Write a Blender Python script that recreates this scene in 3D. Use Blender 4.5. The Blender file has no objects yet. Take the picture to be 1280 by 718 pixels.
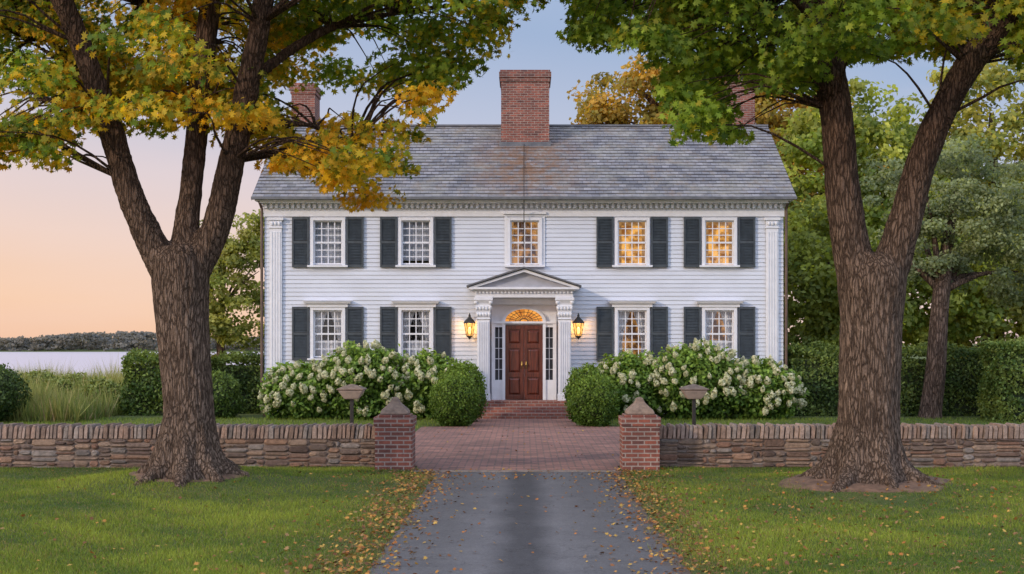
import bpy, math, random
import numpy as np
from mathutils import Vector, Matrix, noise
random.seed(7); rng=np.random.default_rng(7)
scene=bpy.context.scene
COL=scene.collection
ORG={}
# ------------------------------------------------------------ helpers
def link(o,parent=None,origin=(0,0,0)):
    COL.objects.link(o); ORG[o.name]=Vector(origin)
    if parent is not None:
        o.parent=parent; o.location=Vector(origin)-ORG[parent.name]
    else: o.location=origin
    return o
def tag(o,label=None,category=None,group=None,kind=None):
    if label: o["label"]=label
    if category: o["category"]=category
    if group: o["group"]=group
    if kind: o["kind"]=kind
    return o
def empty(name,origin,label,category,group=None,parent=None):
    o=bpy.data.objects.new(name,None); o.empty_display_size=.2
    link(o,parent,origin)
    if parent is None: tag(o,label,category,group)
    return o
class MB:
    def __init__(s): s.v=[];s.f=[];s.m=[];s.c=[]
    def add(s,vs,fs,m=0,c=(1,1,1)):
        n=len(s.v); s.v+=[tuple(v) for v in vs]
        for f in fs:
            s.f.append(tuple(i+n for i in f)); s.m.append(m); s.c.append(c)
    def box(s,x0,x1,y0,y1,z0,z1,m=0,c=(1,1,1)):
        s.add([(x0,y0,z0),(x1,y0,z0),(x1,y1,z0),(x0,y1,z0),(x0,y0,z1),(x1,y0,z1),(x1,y1,z1),(x0,y1,z1)],
              [(0,3,2,1),(4,5,6,7),(0,1,5,4),(1,2,6,5),(2,3,7,6),(3,0,4,7)],m,c)
    def quad(s,a,b,c,d,m=0): s.add([a,b,c,d],[(0,1,2,3)],m)
    def prism(s,poly,y0,y1,m=0):
        n=len(poly)
        vs=[(x,y0,z) for x,z in poly]+[(x,y1,z) for x,z in poly]
        fs=[tuple(range(n)),tuple(range(2*n-1,n-1,-1))]+[(i,i+n,(i+1)%n+n,(i+1)%n) for i in range(n)]
        s.add(vs,fs,m)
    def raised(s,x0,x1,ya,yb,z0,z1,i,m=0):
        s.add([(x0,ya,z0),(x1,ya,z0),(x1,ya,z1),(x0,ya,z1),(x0+i,yb,z0+i),(x1-i,yb,z0+i),(x1-i,yb,z1-i),(x0+i,yb,z1-i)],
              [(0,1,5,4),(1,2,6,5),(2,3,7,6),(3,0,4,7),(4,5,6,7)],m)
    def frus(s,cx,cy,prof,n=4,rot=math.pi/4,m=0,sq=True):
        k=math.sqrt(2) if (n==4 and sq) else 1
        vs=[];fs=[]
        for r,z in prof:
            for i in range(n):
                a=rot+2*math.pi*i/n; vs.append((cx+r*k*math.cos(a),cy+r*k*math.sin(a),z))
        for j in range(len(prof)-1):
            for i in range(n):
                fs.append((j*n+i,j*n+(i+1)%n,(j+1)*n+(i+1)%n,(j+1)*n+i))
        fs.append(tuple(range(n-1,-1,-1))); fs.append(tuple(range((len(prof)-1)*n,len(prof)*n)))
        s.add(vs,fs,m)
    def tube(s,pts,rad,n=8,m=0,sub=1):
        P=[Vector(p) for p in pts]; R=list(rad)
        if sub>1:
            Q=[];T=[]
            for i in range(len(P)-1):
                p0=P[max(i-1,0)];p1=P[i];p2=P[i+1];p3=P[min(i+2,len(P)-1)]
                for k in range(sub):
                    t=k/sub
                    Q.append(.5*((2*p1)+(p2-p0)*t+(2*p0-5*p1+4*p2-p3)*t*t+(3*p1-p0-3*p2+p3)*t**3))
                    T.append(R[i]*(1-t)+R[i+1]*t)
            Q.append(P[-1]);T.append(R[-1]); P=Q;R=T
        d=(P[1]-P[0]).normalized()
        u=d.orthogonal().normalized()
        vs=[];fs=[]
        for i,p in enumerate(P):
            if i<len(P)-1: d=(P[i+1]-p).normalized() if i==0 else (P[i+1]-P[i-1]).normalized()
            else: d=(p-P[i-1]).normalized()
            u=(u-d*u.dot(d)).normalized(); w=d.cross(u)
            for k in range(n):
                a=2*math.pi*k/n; vs.append(tuple(p+(u*math.cos(a)+w*math.sin(a))*R[i]))
        for j in range(len(P)-1):
            for i in range(n): fs.append((j*n+i,j*n+(i+1)%n,(j+1)*n+(i+1)%n,(j+1)*n+i))
        fs.append(tuple(range(n-1,-1,-1))); fs.append(tuple(range((len(P)-1)*n,len(P)*n)))
        s.add(vs,fs,m)
    def ell(s,c,r,nu=14,nv=8,m=0):
        vs=[];fs=[]
        for j in range(nv+1):
            ph=math.pi*(j+.001)/(nv+.002)-math.pi/2
            for i in range(nu):
                a=2*math.pi*i/nu
                vs.append((c[0]+r[0]*math.cos(ph)*math.cos(a),c[1]+r[1]*math.cos(ph)*math.sin(a),c[2]+r[2]*math.sin(ph)))
        for j in range(nv):
            for i in range(nu): fs.append((j*nu+i,j*nu+(i+1)%nu,(j+1)*nu+(i+1)%nu,(j+1)*nu+i))
        s.add(vs,fs,m)
def obj(name,mb,mats,parent=None,origin=None,smooth=False,bevel=0,col=False,uvfn=None):
    if origin is None: origin=ORG[parent.name] if parent is not None else (0,0,0)
    V=np.array(mb.v,dtype=float)
    me=bpy.data.meshes.new(name)
    me.from_pydata((V-np.array(origin)).tolist(),[],mb.f)
    if not isinstance(mats,(list,tuple)): mats=[mats]
    for m in mats: me.materials.append(m)
    me.polygons.foreach_set("material_index",mb.m)
    if smooth: me.polygons.foreach_set("use_smooth",[True]*len(mb.f))
    uv=me.uv_layers.new(name="UVMap")
    data=np.zeros((len(me.loops),2)); k=0
    for f in mb.f:
        p=V[list(f)]
        nn=np.zeros(3)
        for i in range(len(f)):
            nn+=np.cross(p[i]-p[0],p[(i+1)%len(f)]-p[0])
        ax=int(np.argmax(np.abs(nn)))
        if uvfn: q=uvfn(p)
        elif ax==0: q=p[:,[1,2]]
        elif ax==1: q=p[:,[0,2]]
        else: q=p[:,[0,1]]
        data[k:k+len(f)]=q; k+=len(f)
    uv.data.foreach_set("uv",data.ravel())
    if col:
        ca=me.color_attributes.new("Col","FLOAT_COLOR","CORNER")
        cc=[]
        for f,c in zip(mb.f,mb.c): cc+=list((*c,1.0))*len(f)
        ca.data.foreach_set("color",cc)
    me.update()
    o=bpy.data.objects.new(name,me)
    link(o,parent,origin)
    if bevel:
        b=o.modifiers.new("b","BEVEL"); b.width=bevel; b.segments=2; b.limit_method='ANGLE'
    return o
MAPLE=[(0,-.42),(.30,-.44),(.18,-.16),(.62,-.02),(.27,.10),(.43,.42),(.11,.25),(0,.70),(-.11,.25),(-.43,.42),(-.27,.10),(-.62,-.02),(-.18,-.16),(-.30,-.44)]
MAPLE=np.array([(x,y,-.35*x*x+.1*y) for x,y in MAPLE])
OVAL=np.array([(0,-.5,0),(.28,-.15,.06),(.24,.2,.06),(0,.55,-.05),(-.24,.2,.06),(-.28,-.15,.06)])
DIA=np.array([(0,-.5,0),(.33,0,.08),(0,.5,0),(-.33,0,.08)])
PET=np.array([(.5*math.cos(a),.5*math.sin(a),.08*math.cos(2*a)) for a in [2*math.pi*i/6 for i in range(6)]])
def leafmesh(name,P,N,size,C,tpl,mat,parent=None,origin=None,T=None):
    if origin is None: origin=ORG[parent.name] if parent is not None else (0,0,0)
    n=len(P);k=len(tpl)
    P=P-np.array(origin)
    N=N/np.maximum(np.linalg.norm(N,axis=1,keepdims=True),1e-6)
    if T is None: T=rng.normal(size=(n,3))
    t=T-N*(T*N).sum(1,keepdims=True); t/=np.maximum(np.linalg.norm(t,axis=1,keepdims=True),1e-6)
    b=np.cross(N,t)
    size=np.asarray(size).reshape(-1,1,1)*np.ones((n,1,1))
    V=P[:,None,:]+size*(tpl[None,:,0:1]*b[:,None,:]+tpl[None,:,1:2]*t[:,None,:]+tpl[None,:,2:3]*N[:,None,:])
    me=bpy.data.meshes.new(name)
    me.vertices.add(n*k); me.vertices.foreach_set("co",V.astype(np.float32).ravel())
    me.loops.add(n*k); me.loops.foreach_set("vertex_index",np.arange(n*k,dtype=np.int32))
    me.polygons.add(n); me.polygons.foreach_set("loop_start",np.arange(0,n*k,k,dtype=np.int32))
    me.polygons.foreach_set("loop_total",np.full(n,k,dtype=np.int32))
    me.update(calc_edges=True)
    ca=me.color_attributes.new("Col","FLOAT_COLOR","POINT")
    cc=np.ones((n,k,4),dtype=np.float32); cc[:,:,:3]=np.clip(C,0,1)[:,None,:]
    ca.data.foreach_set("color",cc.ravel())
    me.materials.append(mat)
    o=bpy.data.objects.new(name,me)
    link(o,parent,origin)
    return o
# ------------------------------------------------------------ materials
def newmat(name):
    m=bpy.data.materials.new(name); m.use_nodes=True
    nt=m.node_tree; b=nt.nodes["Principled BSDF"]
    return m,nt,b
def N_(nt,t,**kw):
    n=nt.nodes.new(t)
    for k,v in kw.items(): setattr(n,k,v)
    return n
def coords(nt,kind="Object",scale=(1,1,1)):
    tc=N_(nt,"ShaderNodeTexCoord"); mp=N_(nt,"ShaderNodeMapping")
    mp.inputs["Scale"].default_value=scale
    nt.links.new(tc.outputs[kind],mp.inputs["Vector"]); return mp.outputs["Vector"]
def nz(nt,vec,scale,detail=4,rough=.6):
    n=N_(nt,"ShaderNodeTexNoise"); n.inputs["Scale"].default_value=scale; n.inputs["Detail"].default_value=detail
    n.inputs["Roughness"].default_value=rough
    nt.links.new(vec,n.inputs["Vector"]); return n.outputs["Fac"]
def ramp(nt,fac,stops):
    r=N_(nt,"ShaderNodeValToRGB"); e=r.color_ramp.elements
    while len(e)<len(stops): e.new(.5)
    for el,(p,c) in zip(e,stops): el.position=p; el.color=(*c,1) if len(c)==3 else c
    nt.links.new(fac,r.inputs["Fac"]); return r.outputs["Color"]
def mixc(nt,fac,a,b,mode="MIX"):
    n=N_(nt,"ShaderNodeMix",data_type="RGBA",blend_type=mode)
    def st(s,v):
        if isinstance(v,bpy.types.NodeSocket): nt.links.new(v,s)
        elif isinstance(v,(int,float)): s.default_value=v
        else: s.default_value=(*v,1)
    st(n.inputs[0],fac); st(n.inputs[6],a); st(n.inputs[7],b)
    return n.outputs[2]
def bump(nt,b,h,strength=.3,dist=.02):
    n=N_(nt,"ShaderNodeBump"); n.inputs["Strength"].default_value=strength; n.inputs["Distance"].default_value=dist
    nt.links.new(h,n.inputs["Height"]); nt.links.new(n.outputs["Normal"],b.inputs["Normal"]); return n
def simple(name,c1,c2=None,scale=6,rough=.6,bmp=0,bscale=40,stretch=(1,1,1),metal=0):
    m,nt,b=newmat(name); v=coords(nt,scale=stretch)
    c2=c2 or tuple(x*.8 for x in c1)
    nt.links.new(ramp(nt,nz(nt,v,scale),[(.35,c2),(.65,c1)]),b.inputs["Base Color"])
    b.inputs["Roughness"].default_value=rough; b.inputs["Metallic"].default_value=metal
    if bmp: bump(nt,b,nz(nt,v,bscale),bmp,.01)
    return m
M_white=simple("white_paint",(.62,.665,.76),(.57,.61,.70),1.4,.55,0,60,(1,1,2))
M_trim=simple("trim_paint",(.74,.76,.82),(.67,.69,.75),5,.5)
M_shut=simple("shutter_paint",(.055,.072,.088),(.038,.048,.060),8,.5)
M_dark=simple("dark_metal",(.03,.025,.022),(.02,.018,.016),8,.45)
M_gutter=simple("gutter_metal",(.14,.085,.06),(.08,.05,.04),4,.5)
M_lead=simple("lead_sheet",(.15,.155,.17),(.09,.095,.11),5,.55,.2,20)
M_tymp=simple("pediment_panel",(.38,.39,.44),(.32,.33,.37),5,.6)
M_door=simple("door_wood",(.15,.030,.013),(.05,.010,.006),3,.3,.15,30,(9,9,.7))
M_brass=simple("brass",(.6,.4,.12),(.4,.26,.08),8,.3,metal=1)
M_inner=simple("dark_interior",(.05,.052,.06),(.03,.03,.035),2,.8)
M_curtain=simple("curtain_cloth",(.62,.64,.68),(.38,.39,.43),4,.9,0,1,(10,10,.6))
M_blind=simple("blind_cloth",(.40,.43,.50),(.28,.31,.37),2.5,.9,0,1,(1,1,.5))
M_capst=simple("cap_stone",(.33,.25,.20),(.18,.135,.11),9,.85,.6,45)
M_signb=simple("sign_board",(.50,.40,.33),(.36,.29,.25),9,.7,.2,40)
M_twig=simple("twigs",(.035,.05,.018),(.02,.03,.012),8,.9)
def brick(name,c1,c2,mort,w=.21,h=.07,ms=.009,bstr=.6,rough=.85,extra=None,big=1.0):
    m,nt,b=newmat(name)
    tc=N_(nt,"ShaderNodeTexCoord")
    br=N_(nt,"ShaderNodeTexBrick"); nt.links.new(tc.outputs["UV"],br.inputs["Vector"])
    br.inputs["Scale"].default_value=1; br.inputs["Brick Width"].default_value=w; br.inputs["Row Height"].default_value=h
    br.inputs["Mortar Size"].default_value=ms; br.inputs["Mortar Smooth"].default_value=.2; br.inputs["Bias"].default_value=0
    br.inputs["Color1"].default_value=(*c1,1); br.inputs["Color2"].default_value=(*c2,1); br.inputs["Mortar"].default_value=(*mort,1)
    v=coords(nt)
    n1=nz(nt,v,2.2*big,5); n2=nz(nt,v,25,3)
    c=mixc(nt,.75,br.outputs["Color"],ramp(nt,n1,[(.3,(.55,.55,.58)),(.7,(1.25,1.15,1.1))]),"MULTIPLY")
    c=mixc(nt,.6,c,ramp(nt,n2,[(.3,(.7,.7,.7)),(.7,(1.2,1.2,1.2))]),"MULTIPLY")
    if extra: c=extra(nt,v,c)
    nt.links.new(c,b.inputs["Base Color"]); b.inputs["Roughness"].default_value=rough
    inv=N_(nt,"ShaderNodeMath",operation="MULTIPLY_ADD"); nt.links.new(br.outputs["Fac"],inv.inputs[0]); inv.inputs[1].default_value=-1
    nt.links.new(n2,inv.inputs[2]); bump(nt,b,inv.outputs[0],bstr,.01)
    return m
M_brick=brick("red_brick",(.29,.095,.065),(.13,.05,.042),(.30,.25,.22))
M_pillar=brick("pillar_brick",(.32,.10,.065),(.13,.055,.048),(.34,.28,.25),.20,.068,.011)
M_path=brick("paving_brick",(.42,.21,.17),(.22,.115,.10),(.13,.105,.09),.24,.12,.014,.4,big=.35)
def slate_extra(nt,v,c):
    big=nz(nt,coords(nt,scale=(.8,.9,.9)),1.3,9,.8)
    c=mixc(nt,ramp(nt,big,[(.45,(0,0,0)),(.64,(.65,.65,.65))]),c,(.34,.33,.29))
    c=mixc(nt,ramp(nt,nz(nt,v,6,6,.8),[(.50,(0,0,0)),(.62,(.6,.6,.6))]),c,(.12,.115,.115))
    c=mixc(nt,ramp(nt,nz(nt,coords(nt,scale=(1,.8,.8)),2.6,8,.85),[(.52,(0,0,0)),(.62,(.6,.6,.6))]),c,(.22,.16,.11))
    g=N_(nt,"ShaderNodeTexGradient",gradient_type="SPHERICAL")
    mp=N_(nt,"ShaderNodeMapping"); tc=N_(nt,"ShaderNodeTexCoord")
    mp.inputs["Scale"].default_value=(.50,.34,.34); mp.inputs["Location"].default_value=(-.05,-(36.9-35.0)*.34,-(7.2)*.34)
    nt.links.new(tc.outputs["Object"],mp.inputs["Vector"]); nt.links.new(mp.outputs["Vector"],g.inputs["Vector"])
    mm=N_(nt,"ShaderNodeMath",operation="MULTIPLY"); nt.links.new(g.outputs["Fac"],mm.inputs[0]); nt.links.new(ramp(nt,nz(nt,v,3.4,8,.85),[(.42,(0,0,0)),(.58,(1.7,1.7,1.7))]),mm.inputs[1])
    return mixc(nt,mm.outputs[0],c,(.20,.115,.07))
M_slate=brick("roof_slate",(.29,.30,.34),(.14,.15,.18),(.06,.06,.07),.22,.2,.007,.5,.6,extra=slate_extra)
def leafmat(name,trans=.35,rough=.55,tint=(1.5,1.35,.7)):
    m,nt,b=newmat(name)
    at=N_(nt,"ShaderNodeAttribute"); at.attribute_name="Col"
    nt.links.new(at.outputs["Color"],b.inputs["Base Color"]); b.inputs["Roughness"].default_value=rough
    b.inputs["Specular IOR Level"].default_value=.3
    tr=N_(nt,"ShaderNodeBsdfTranslucent"); mx=N_(nt,"ShaderNodeMixShader"); mx.inputs[0].default_value=trans
    c=mixc(nt,1.0,at.outputs["Color"],tint,"MULTIPLY")
    nt.links.new(c,tr.inputs["Color"])
    nt.links.new(b.outputs[0],mx.inputs[1]); nt.links.new(tr.outputs[0],mx.inputs[2])
    nt.links.new(mx.outputs[0],nt.nodes["Material Output"].inputs["Surface"])
    return m
M_leaf=leafmat("tree_leaves",.5,tint=(1.8,1.6,.6)); M_bush=leafmat("shrub_leaves",.3); M_grass=leafmat("grass_blades",.35)
M_litter=leafmat("dry_leaves",.1,.8); M_petal=leafmat("petals",.35,.7,(1,1,.95))
def stonemat(name):
    m,nt,b=newmat(name); v=coords(nt)
    at=N_(nt,"ShaderNodeAttribute"); at.attribute_name="Col"
    c=mixc(nt,.9,at.outputs["Color"],ramp(nt,nz(nt,v,14,6,.7),[(.3,(.5,.5,.5)),(.7,(1.35,1.3,1.25))]),"MULTIPLY")
    nt.links.new(c,b.inputs["Base Color"]); b.inputs["Roughness"].default_value=.9
    bump(nt,b,nz(nt,v,35,5,.7),.8,.02); return m
M_stone=stonemat("rubble_stone"); M_mortar=simple("wall_joint",(.26,.20,.165),(.15,.115,.095),8,.95,.6,40)
def barkmat(name,c1,c2,sc=24,zdark=True):
    m,nt,b=newmat(name); v=coords(nt,scale=(1,1,.17))
    n=nz(nt,v,20,8,.75)
    nv=N_(nt,"ShaderNodeTexNoise"); nv.inputs["Scale"].default_value=8; nv.inputs["Detail"].default_value=5; nt.links.new(v,nv.inputs["Vector"])
    ad=N_(nt,"ShaderNodeVectorMath",operation="MULTIPLY_ADD"); nt.links.new(nv.outputs["Color"],ad.inputs[0]); ad.inputs[1].default_value=(.15,.15,.15); nt.links.new(v,ad.inputs[2])
    vo=N_(nt,"ShaderNodeTexVoronoi",feature="DISTANCE_TO_EDGE"); vo.inputs["Scale"].default_value=sc
    nt.links.new(ad.outputs[0],vo.inputs["Vector"])
    e=ramp(nt,vo.outputs["Distance"],[(.0,(0,0,0)),(.20,(1,1,1))])
    c=ramp(nt,n,[(.32,c2),(.68,c1)])
    c=mixc(nt,.85,c,ramp(nt,vo.outputs["Distance"],[(.0,(.22,.19,.17)),(.20,(1.15,1.15,1.15))]),"MULTIPLY")
    fine=nz(nt,coords(nt,scale=(1,1,.5)),60,4,.8)
    c=mixc(nt,.8,c,ramp(nt,fine,[(.35,(.55,.55,.55)),(.65,(1.35,1.33,1.3))]),"MULTIPLY")
    pat=nz(nt,coords(nt),1.6,5,.7)
    c=mixc(nt,.9,c,ramp(nt,pat,[(.3,(.66,.63,.62)),(.7,(1.25,1.22,1.2))]),"MULTIPLY")
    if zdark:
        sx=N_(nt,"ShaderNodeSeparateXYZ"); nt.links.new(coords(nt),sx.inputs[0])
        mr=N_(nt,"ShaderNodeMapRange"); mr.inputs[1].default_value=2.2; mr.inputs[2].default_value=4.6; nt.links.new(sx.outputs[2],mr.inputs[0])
        c=mixc(nt,mr.outputs[0],c,mixc(nt,1.0,c,(.52,.45,.42),"MULTIPLY"))  # limbs darken with height: darker bark there plus canopy shade painted in
    nt.links.new(c,b.inputs["Base Color"]); b.inputs["Roughness"].default_value=.95
    b.inputs["Specular IOR Level"].default_value=.2
    hh=N_(nt,"ShaderNodeMath",operation="MULTIPLY_ADD"); nt.links.new(e,hh.inputs[0]); hh.inputs[1].default_value=1.0; nt.links.new(fine,hh.inputs[2])
    bump(nt,b,hh.outputs[0],1.0,.04); return m
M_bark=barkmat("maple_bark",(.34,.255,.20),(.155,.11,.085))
M_bark2=barkmat("background_bark",(.26,.19,.155),(.13,.095,.075),16,False)
def glassmat():
    m,nt,b=newmat("window_glass"); nt.nodes.remove(b)
    tr=N_(nt,"ShaderNodeBsdfTransparent"); gl=N_(nt,"ShaderNodeBsdfGlossy"); gl.inputs["Roughness"].default_value=.03
    gl.inputs["Color"].default_value=(.5,.7,1.0,1)
    mx=N_(nt,"ShaderNodeMixShader"); mx.inputs[0].default_value=.05
    nt.links.new(tr.outputs[0],mx.inputs[1]); nt.links.new(gl.outputs[0],mx.inputs[2])
    v=coords(nt); bp=N_(nt,"ShaderNodeBump"); bp.inputs["Strength"].default_value=.15; bp.inputs["Distance"].default_value=.02
    nt.links.new(nz(nt,v,5,2),bp.inputs["Height"]); nt.links.new(bp.outputs[0],gl.inputs["Normal"])
    nt.links.new(mx.outputs[0],nt.nodes["Material Output"].inputs["Surface"]); return m
M_glass=glassmat()
def emit(name,c1,c2,st,scale=2.5,lo=.38,hi=.62,basek=.25):
    m,nt,b=newmat(name); v=coords(nt)
    c=ramp(nt,nz(nt,v,scale,3),[(lo,c2),(hi,c1)])
    nt.links.new(mixc(nt,1.0,c,(basek,basek,basek),"MULTIPLY"),b.inputs["Base Color"]); nt.links.new(c,b.inputs["Emission Color"]); b.inputs["Emission Strength"].default_value=st
    return m
M_lit=emit("lamplit_room",(1.0,.53,.13),(.26,.10,.022),.85,4.2,.40,.60)
M_lit2=emit("dim_lamplit_room",(.72,.34,.08),(.09,.04,.018),.6,3.6,.42,.60)
M_litcur=emit("lamplit_curtain",(.75,.42,.15),(.42,.2,.07),.42,7)
M_fan=emit("fanlight_glow",(1.0,.42,.07),(.55,.17,.02),.9,5)
M_flame=emit("lantern_glow",(1.0,.62,.22),(1.0,.5,.12),7,6)
def asphalt():
    m,nt,b=newmat("asphalt"); v=coords(nt)
    sx=N_(nt,"ShaderNodeSeparateXYZ"); nt.links.new(v,sx.inputs[0])
    ab=N_(nt,"ShaderNodeMath",operation="ABSOLUTE"); nt.links.new(sx.outputs[0],ab.inputs[0])
    wob=N_(nt,"ShaderNodeMath",operation="MULTIPLY_ADD"); nt.links.new(nz(nt,v,1.2,5),wob.inputs[0]); wob.inputs[1].default_value=.4; nt.links.new(ab.outputs[0],wob.inputs[2])
    c=ramp(nt,wob.outputs[0],[(.30,(.062,.061,.068)),(.58,(.145,.142,.152)),(1.0,(.115,.112,.118))])
    vo=N_(nt,"ShaderNodeTexVoronoi"); vo.inputs["Scale"].default_value=90; nt.links.new(v,vo.inputs["Vector"])
    bw=N_(nt,"ShaderNodeRGBToBW"); nt.links.new(vo.outputs["Color"],bw.inputs[0])
    c=mixc(nt,.4,c,ramp(nt,bw.outputs[0],[(.2,(.65,.65,.65)),(.6,(1.05,1.05,1.05)),(.85,(1.5,1.48,1.45))]),"MULTIPLY")
    c=mixc(nt,.6,c,ramp(nt,nz(nt,v,16,7,.85),[(.3,(.7,.7,.7)),(.7,(1.25,1.25,1.25))]),"MULTIPLY")
    c=mixc(nt,.6,c,ramp(nt,nz(nt,v,1.1,6,.7),[(.3,(.72,.72,.75)),(.7,(1.2,1.18,1.16))]),"MULTIPLY")
    cd=N_(nt,"ShaderNodeTexNoise"); cd.inputs["Scale"].default_value=2.5; cd.inputs["Detail"].default_value=5; nt.links.new(v,cd.inputs["Vector"])
    ca_=N_(nt,"ShaderNodeVectorMath",operation="MULTIPLY_ADD"); nt.links.new(cd.outputs["Color"],ca_.inputs[0]); ca_.inputs[1].default_value=(.8,.8,.8); nt.links.new(v,ca_.inputs[2])
    cv=N_(nt,"ShaderNodeTexVoronoi",feature="DISTANCE_TO_EDGE"); cv.inputs["Scale"].default_value=.75; nt.links.new(ca_.outputs[0],cv.inputs["Vector"])
    c=mixc(nt,.8,c,ramp(nt,cv.outputs["Distance"],[(0,(.5,.5,.5)),(.008,(1,1,1))]),"MULTIPLY")
    ed=N_(nt,"ShaderNodeMath",operation="MULTIPLY_ADD"); nt.links.new(nz(nt,v,3,6,.8),ed.inputs[0]); ed.inputs[1].default_value=.8; nt.links.new(ab.outputs[0],ed.inputs[2])
    er=N_(nt,"ShaderNodeMapRange"); er.inputs[1].default_value=1.66; er.inputs[2].default_value=1.92; nt.links.new(ed.outputs[0],er.inputs[0])
    c=mixc(nt,er.outputs[0],c,(.11,.07,.042))
    nt.links.new(c,b.inputs["Base Color"]); b.inputs["Roughness"].default_value=.85
    bump(nt,b,bw.outputs[0],.35,.008); return m
M_asph=asphalt()
def groundmat():
    m,nt,b=newmat("lawn_soil"); v=coords(nt)
    c=ramp(nt,nz(nt,v,.8,6,.7),[(.3,(.05,.075,.018)),(.55,(.10,.13,.03)),(.75,(.15,.13,.05))])
    c=mixc(nt,.8,c,ramp(nt,nz(nt,v,30,4,.8),[(.3,(.5,.5,.5)),(.7,(1.4,1.4,1.3))]),"MULTIPLY")
    nt.links.new(c,b.inputs["Base Color"]); b.inputs["Roughness"].default_value=.95
    bump(nt,b,nz(nt,v,25,5,.8),.8,.04); return m
M_ground=groundmat()
M_soil=simple("bare_soil",(.22,.13,.085),(.11,.065,.045),7,.95,.8,30)
def watermat():
    m,nt,b=newmat("water"); v=coords(nt,scale=(.3,1,1))
    b.inputs["Base Color"].default_value=(.62,.54,.58,1); b.inputs["Roughness"].default_value=.30
    bump(nt,b,nz(nt,v,.9,6),.9,.5); return m
M_water=watermat()
# ------------------------------------------------------------ terrain
TL=(-4.725,18.0); TR=(4.70,17.6)
def sm(a,b,x): t=np.clip((x-a)/(b-a),0,1); return t*t*(3-2*t)
def gz(x,y):
    x=np.asarray(x,float);y=np.asarray(y,float)
    z=np.zeros(np.broadcast(x,y).shape)
    r=np.hypot((x-TL[0]+.1)/1.25,(y-TL[1]-.35)/1.0); z=z+.20*sm(2.1,.2,r)
    r=np.hypot((x-TR[0]-.1)/1.25,(y-TR[1]-.2)/1.0); z=z+.14*sm(2.0,.3,r)
    z=z+.035*np.sin(x*.9+1)*np.sin(y*.55)*sm(1.7,3,np.abs(x))*sm(21,19,y)
    left=sm(2,-9,x)
    z=z-1.35*sm(44,98,y)*left*sm(520,455,y)
    z=z+1.0*sm(500,640,y)
    return z
def axis(segs):
    out=[]
    for a,b,n in segs: out+=list(np.linspace(a,b,n,endpoint=False))
    out.append(segs[-1][1]); return np.array(out)
xs=axis([(-2500,-300,8),(-300,-40,16),(-40,-10,20),(-10,10,110),(10,40,14),(40,300,10),(300,2500,8)])
ys=axis([(-60,6,6),(6,24,110),(24,110,45),(110,700,40),(700,4000,8)])
X,Y=np.meshgrid(xs,ys); Z=gz(X,Y)
mb=MB(); mb.v=list(zip(X.ravel(),Y.ravel(),Z.ravel())); nx=len(xs)
for j in range(len(ys)-1):
    for i in range(nx-1):
        a=j*nx+i; mb.f.append((a,a+1,a+nx+1,a+nx)); mb.m.append(0); mb.c.append((1,1,1))
g=obj("ground",mb,M_ground,smooth=True); tag(g,"grassy ground with lawn falling gently to the bay","ground",kind="structure")
def strip(name,poly,z,mat,label,cat):
    mb=MB(); mb.add([(x,y,z) for x,y in poly],[tuple(range(len(poly)))])
    o=obj(name,mb,mat); tag(o,label,cat,kind="structure"); return o
L=[];R=[]
for i in range(140):
    y=2+i*(20.05-2)/139
    wl=1.36+.06*noise.noise(Vector((0,y*1.7,0)))+.05*noise.noise(Vector((3,y*6,0)))+max(0,(y-19))*.25
    wr=1.45+.06*noise.noise(Vector((9,y*1.7,0)))+.05*noise.noise(Vector((5,y*6,0)))+max(0,(y-19.2))*.1
    L.append((-wl,y));R.append((wr,y))
mb=MB()
for i in range(139):
    mb.add([(L[i][0],L[i][1],.008),(R[i][0],R[i][1],.008),(R[i+1][0],R[i+1][1],.008),(L[i+1][0],L[i+1][1],.008)],[(0,1,2,3)])
tag(obj("driveway",mb,M_asph),"worn grey asphalt driveway with leaf-strewn edges","driveway",kind="structure")
strip("brick_path",[(-1.73,20.05),(1.52,20.05),(1.52,20.85),(2.35,21.0),(2.45,30.6),(1.3,31.2),(1.25,34.0),(-1.25,34.0),(-1.3,31.2),(-2.45,30.6),(-2.45,21.0),(-1.73,20.85)],.012,M_path,"red brick paved forecourt leading to the steps","path")
mb=MB(); mb.box(-1.73,1.52,19.93,20.05,-.05,.022)
tag(obj("stone_threshold",mb,simple("threshold_stone",(.28,.23,.20),(.17,.14,.13),8,.9),bevel=.01),"flush stone strip between asphalt and brick","path",kind="structure")
strip("water",[(-1500,60),(40,60),(40,600),(-1500,600)],-1.0,M_water,"calm pink-lit bay water","water")
def soilmound(tx,ty,r0,h):
    mb=MB(); vs=[];n=40;rs=[0,.45,.7,.88,1.0,1.08]
    for k,r in enumerate(rs):
        for i in range(n):
            a=2*math.pi*i/n
            rr=r*r0*(1+.14*noise.noise(Vector((math.cos(a)*1.5+tx,math.sin(a)*1.5,0)))*1.5)
            x=tx+rr*math.cos(a);y=ty+rr*math.sin(a)*.8
            vs.append((x,y,float(gz(x,y))+h*(1-r*r)+.015+(.02*noise.noise(Vector((x*4,y*4,2))) if k<5 else -.05)))
    fs=[(k*n+i,k*n+(i+1)%n,(k+1)*n+(i+1)%n,(k+1)*n+i) for k in range(len(rs)-1) for i in range(n)]
    mb.add(vs,fs); o=obj("soil",mb,M_soil,smooth=True); tag(o,"bare brown soil around a maple trunk","soil",kind="structure")
soilmound(TR[0],TR[1]-.05,1.12,.04); soilmound(TL[0],TL[1],.80,.02)
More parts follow.
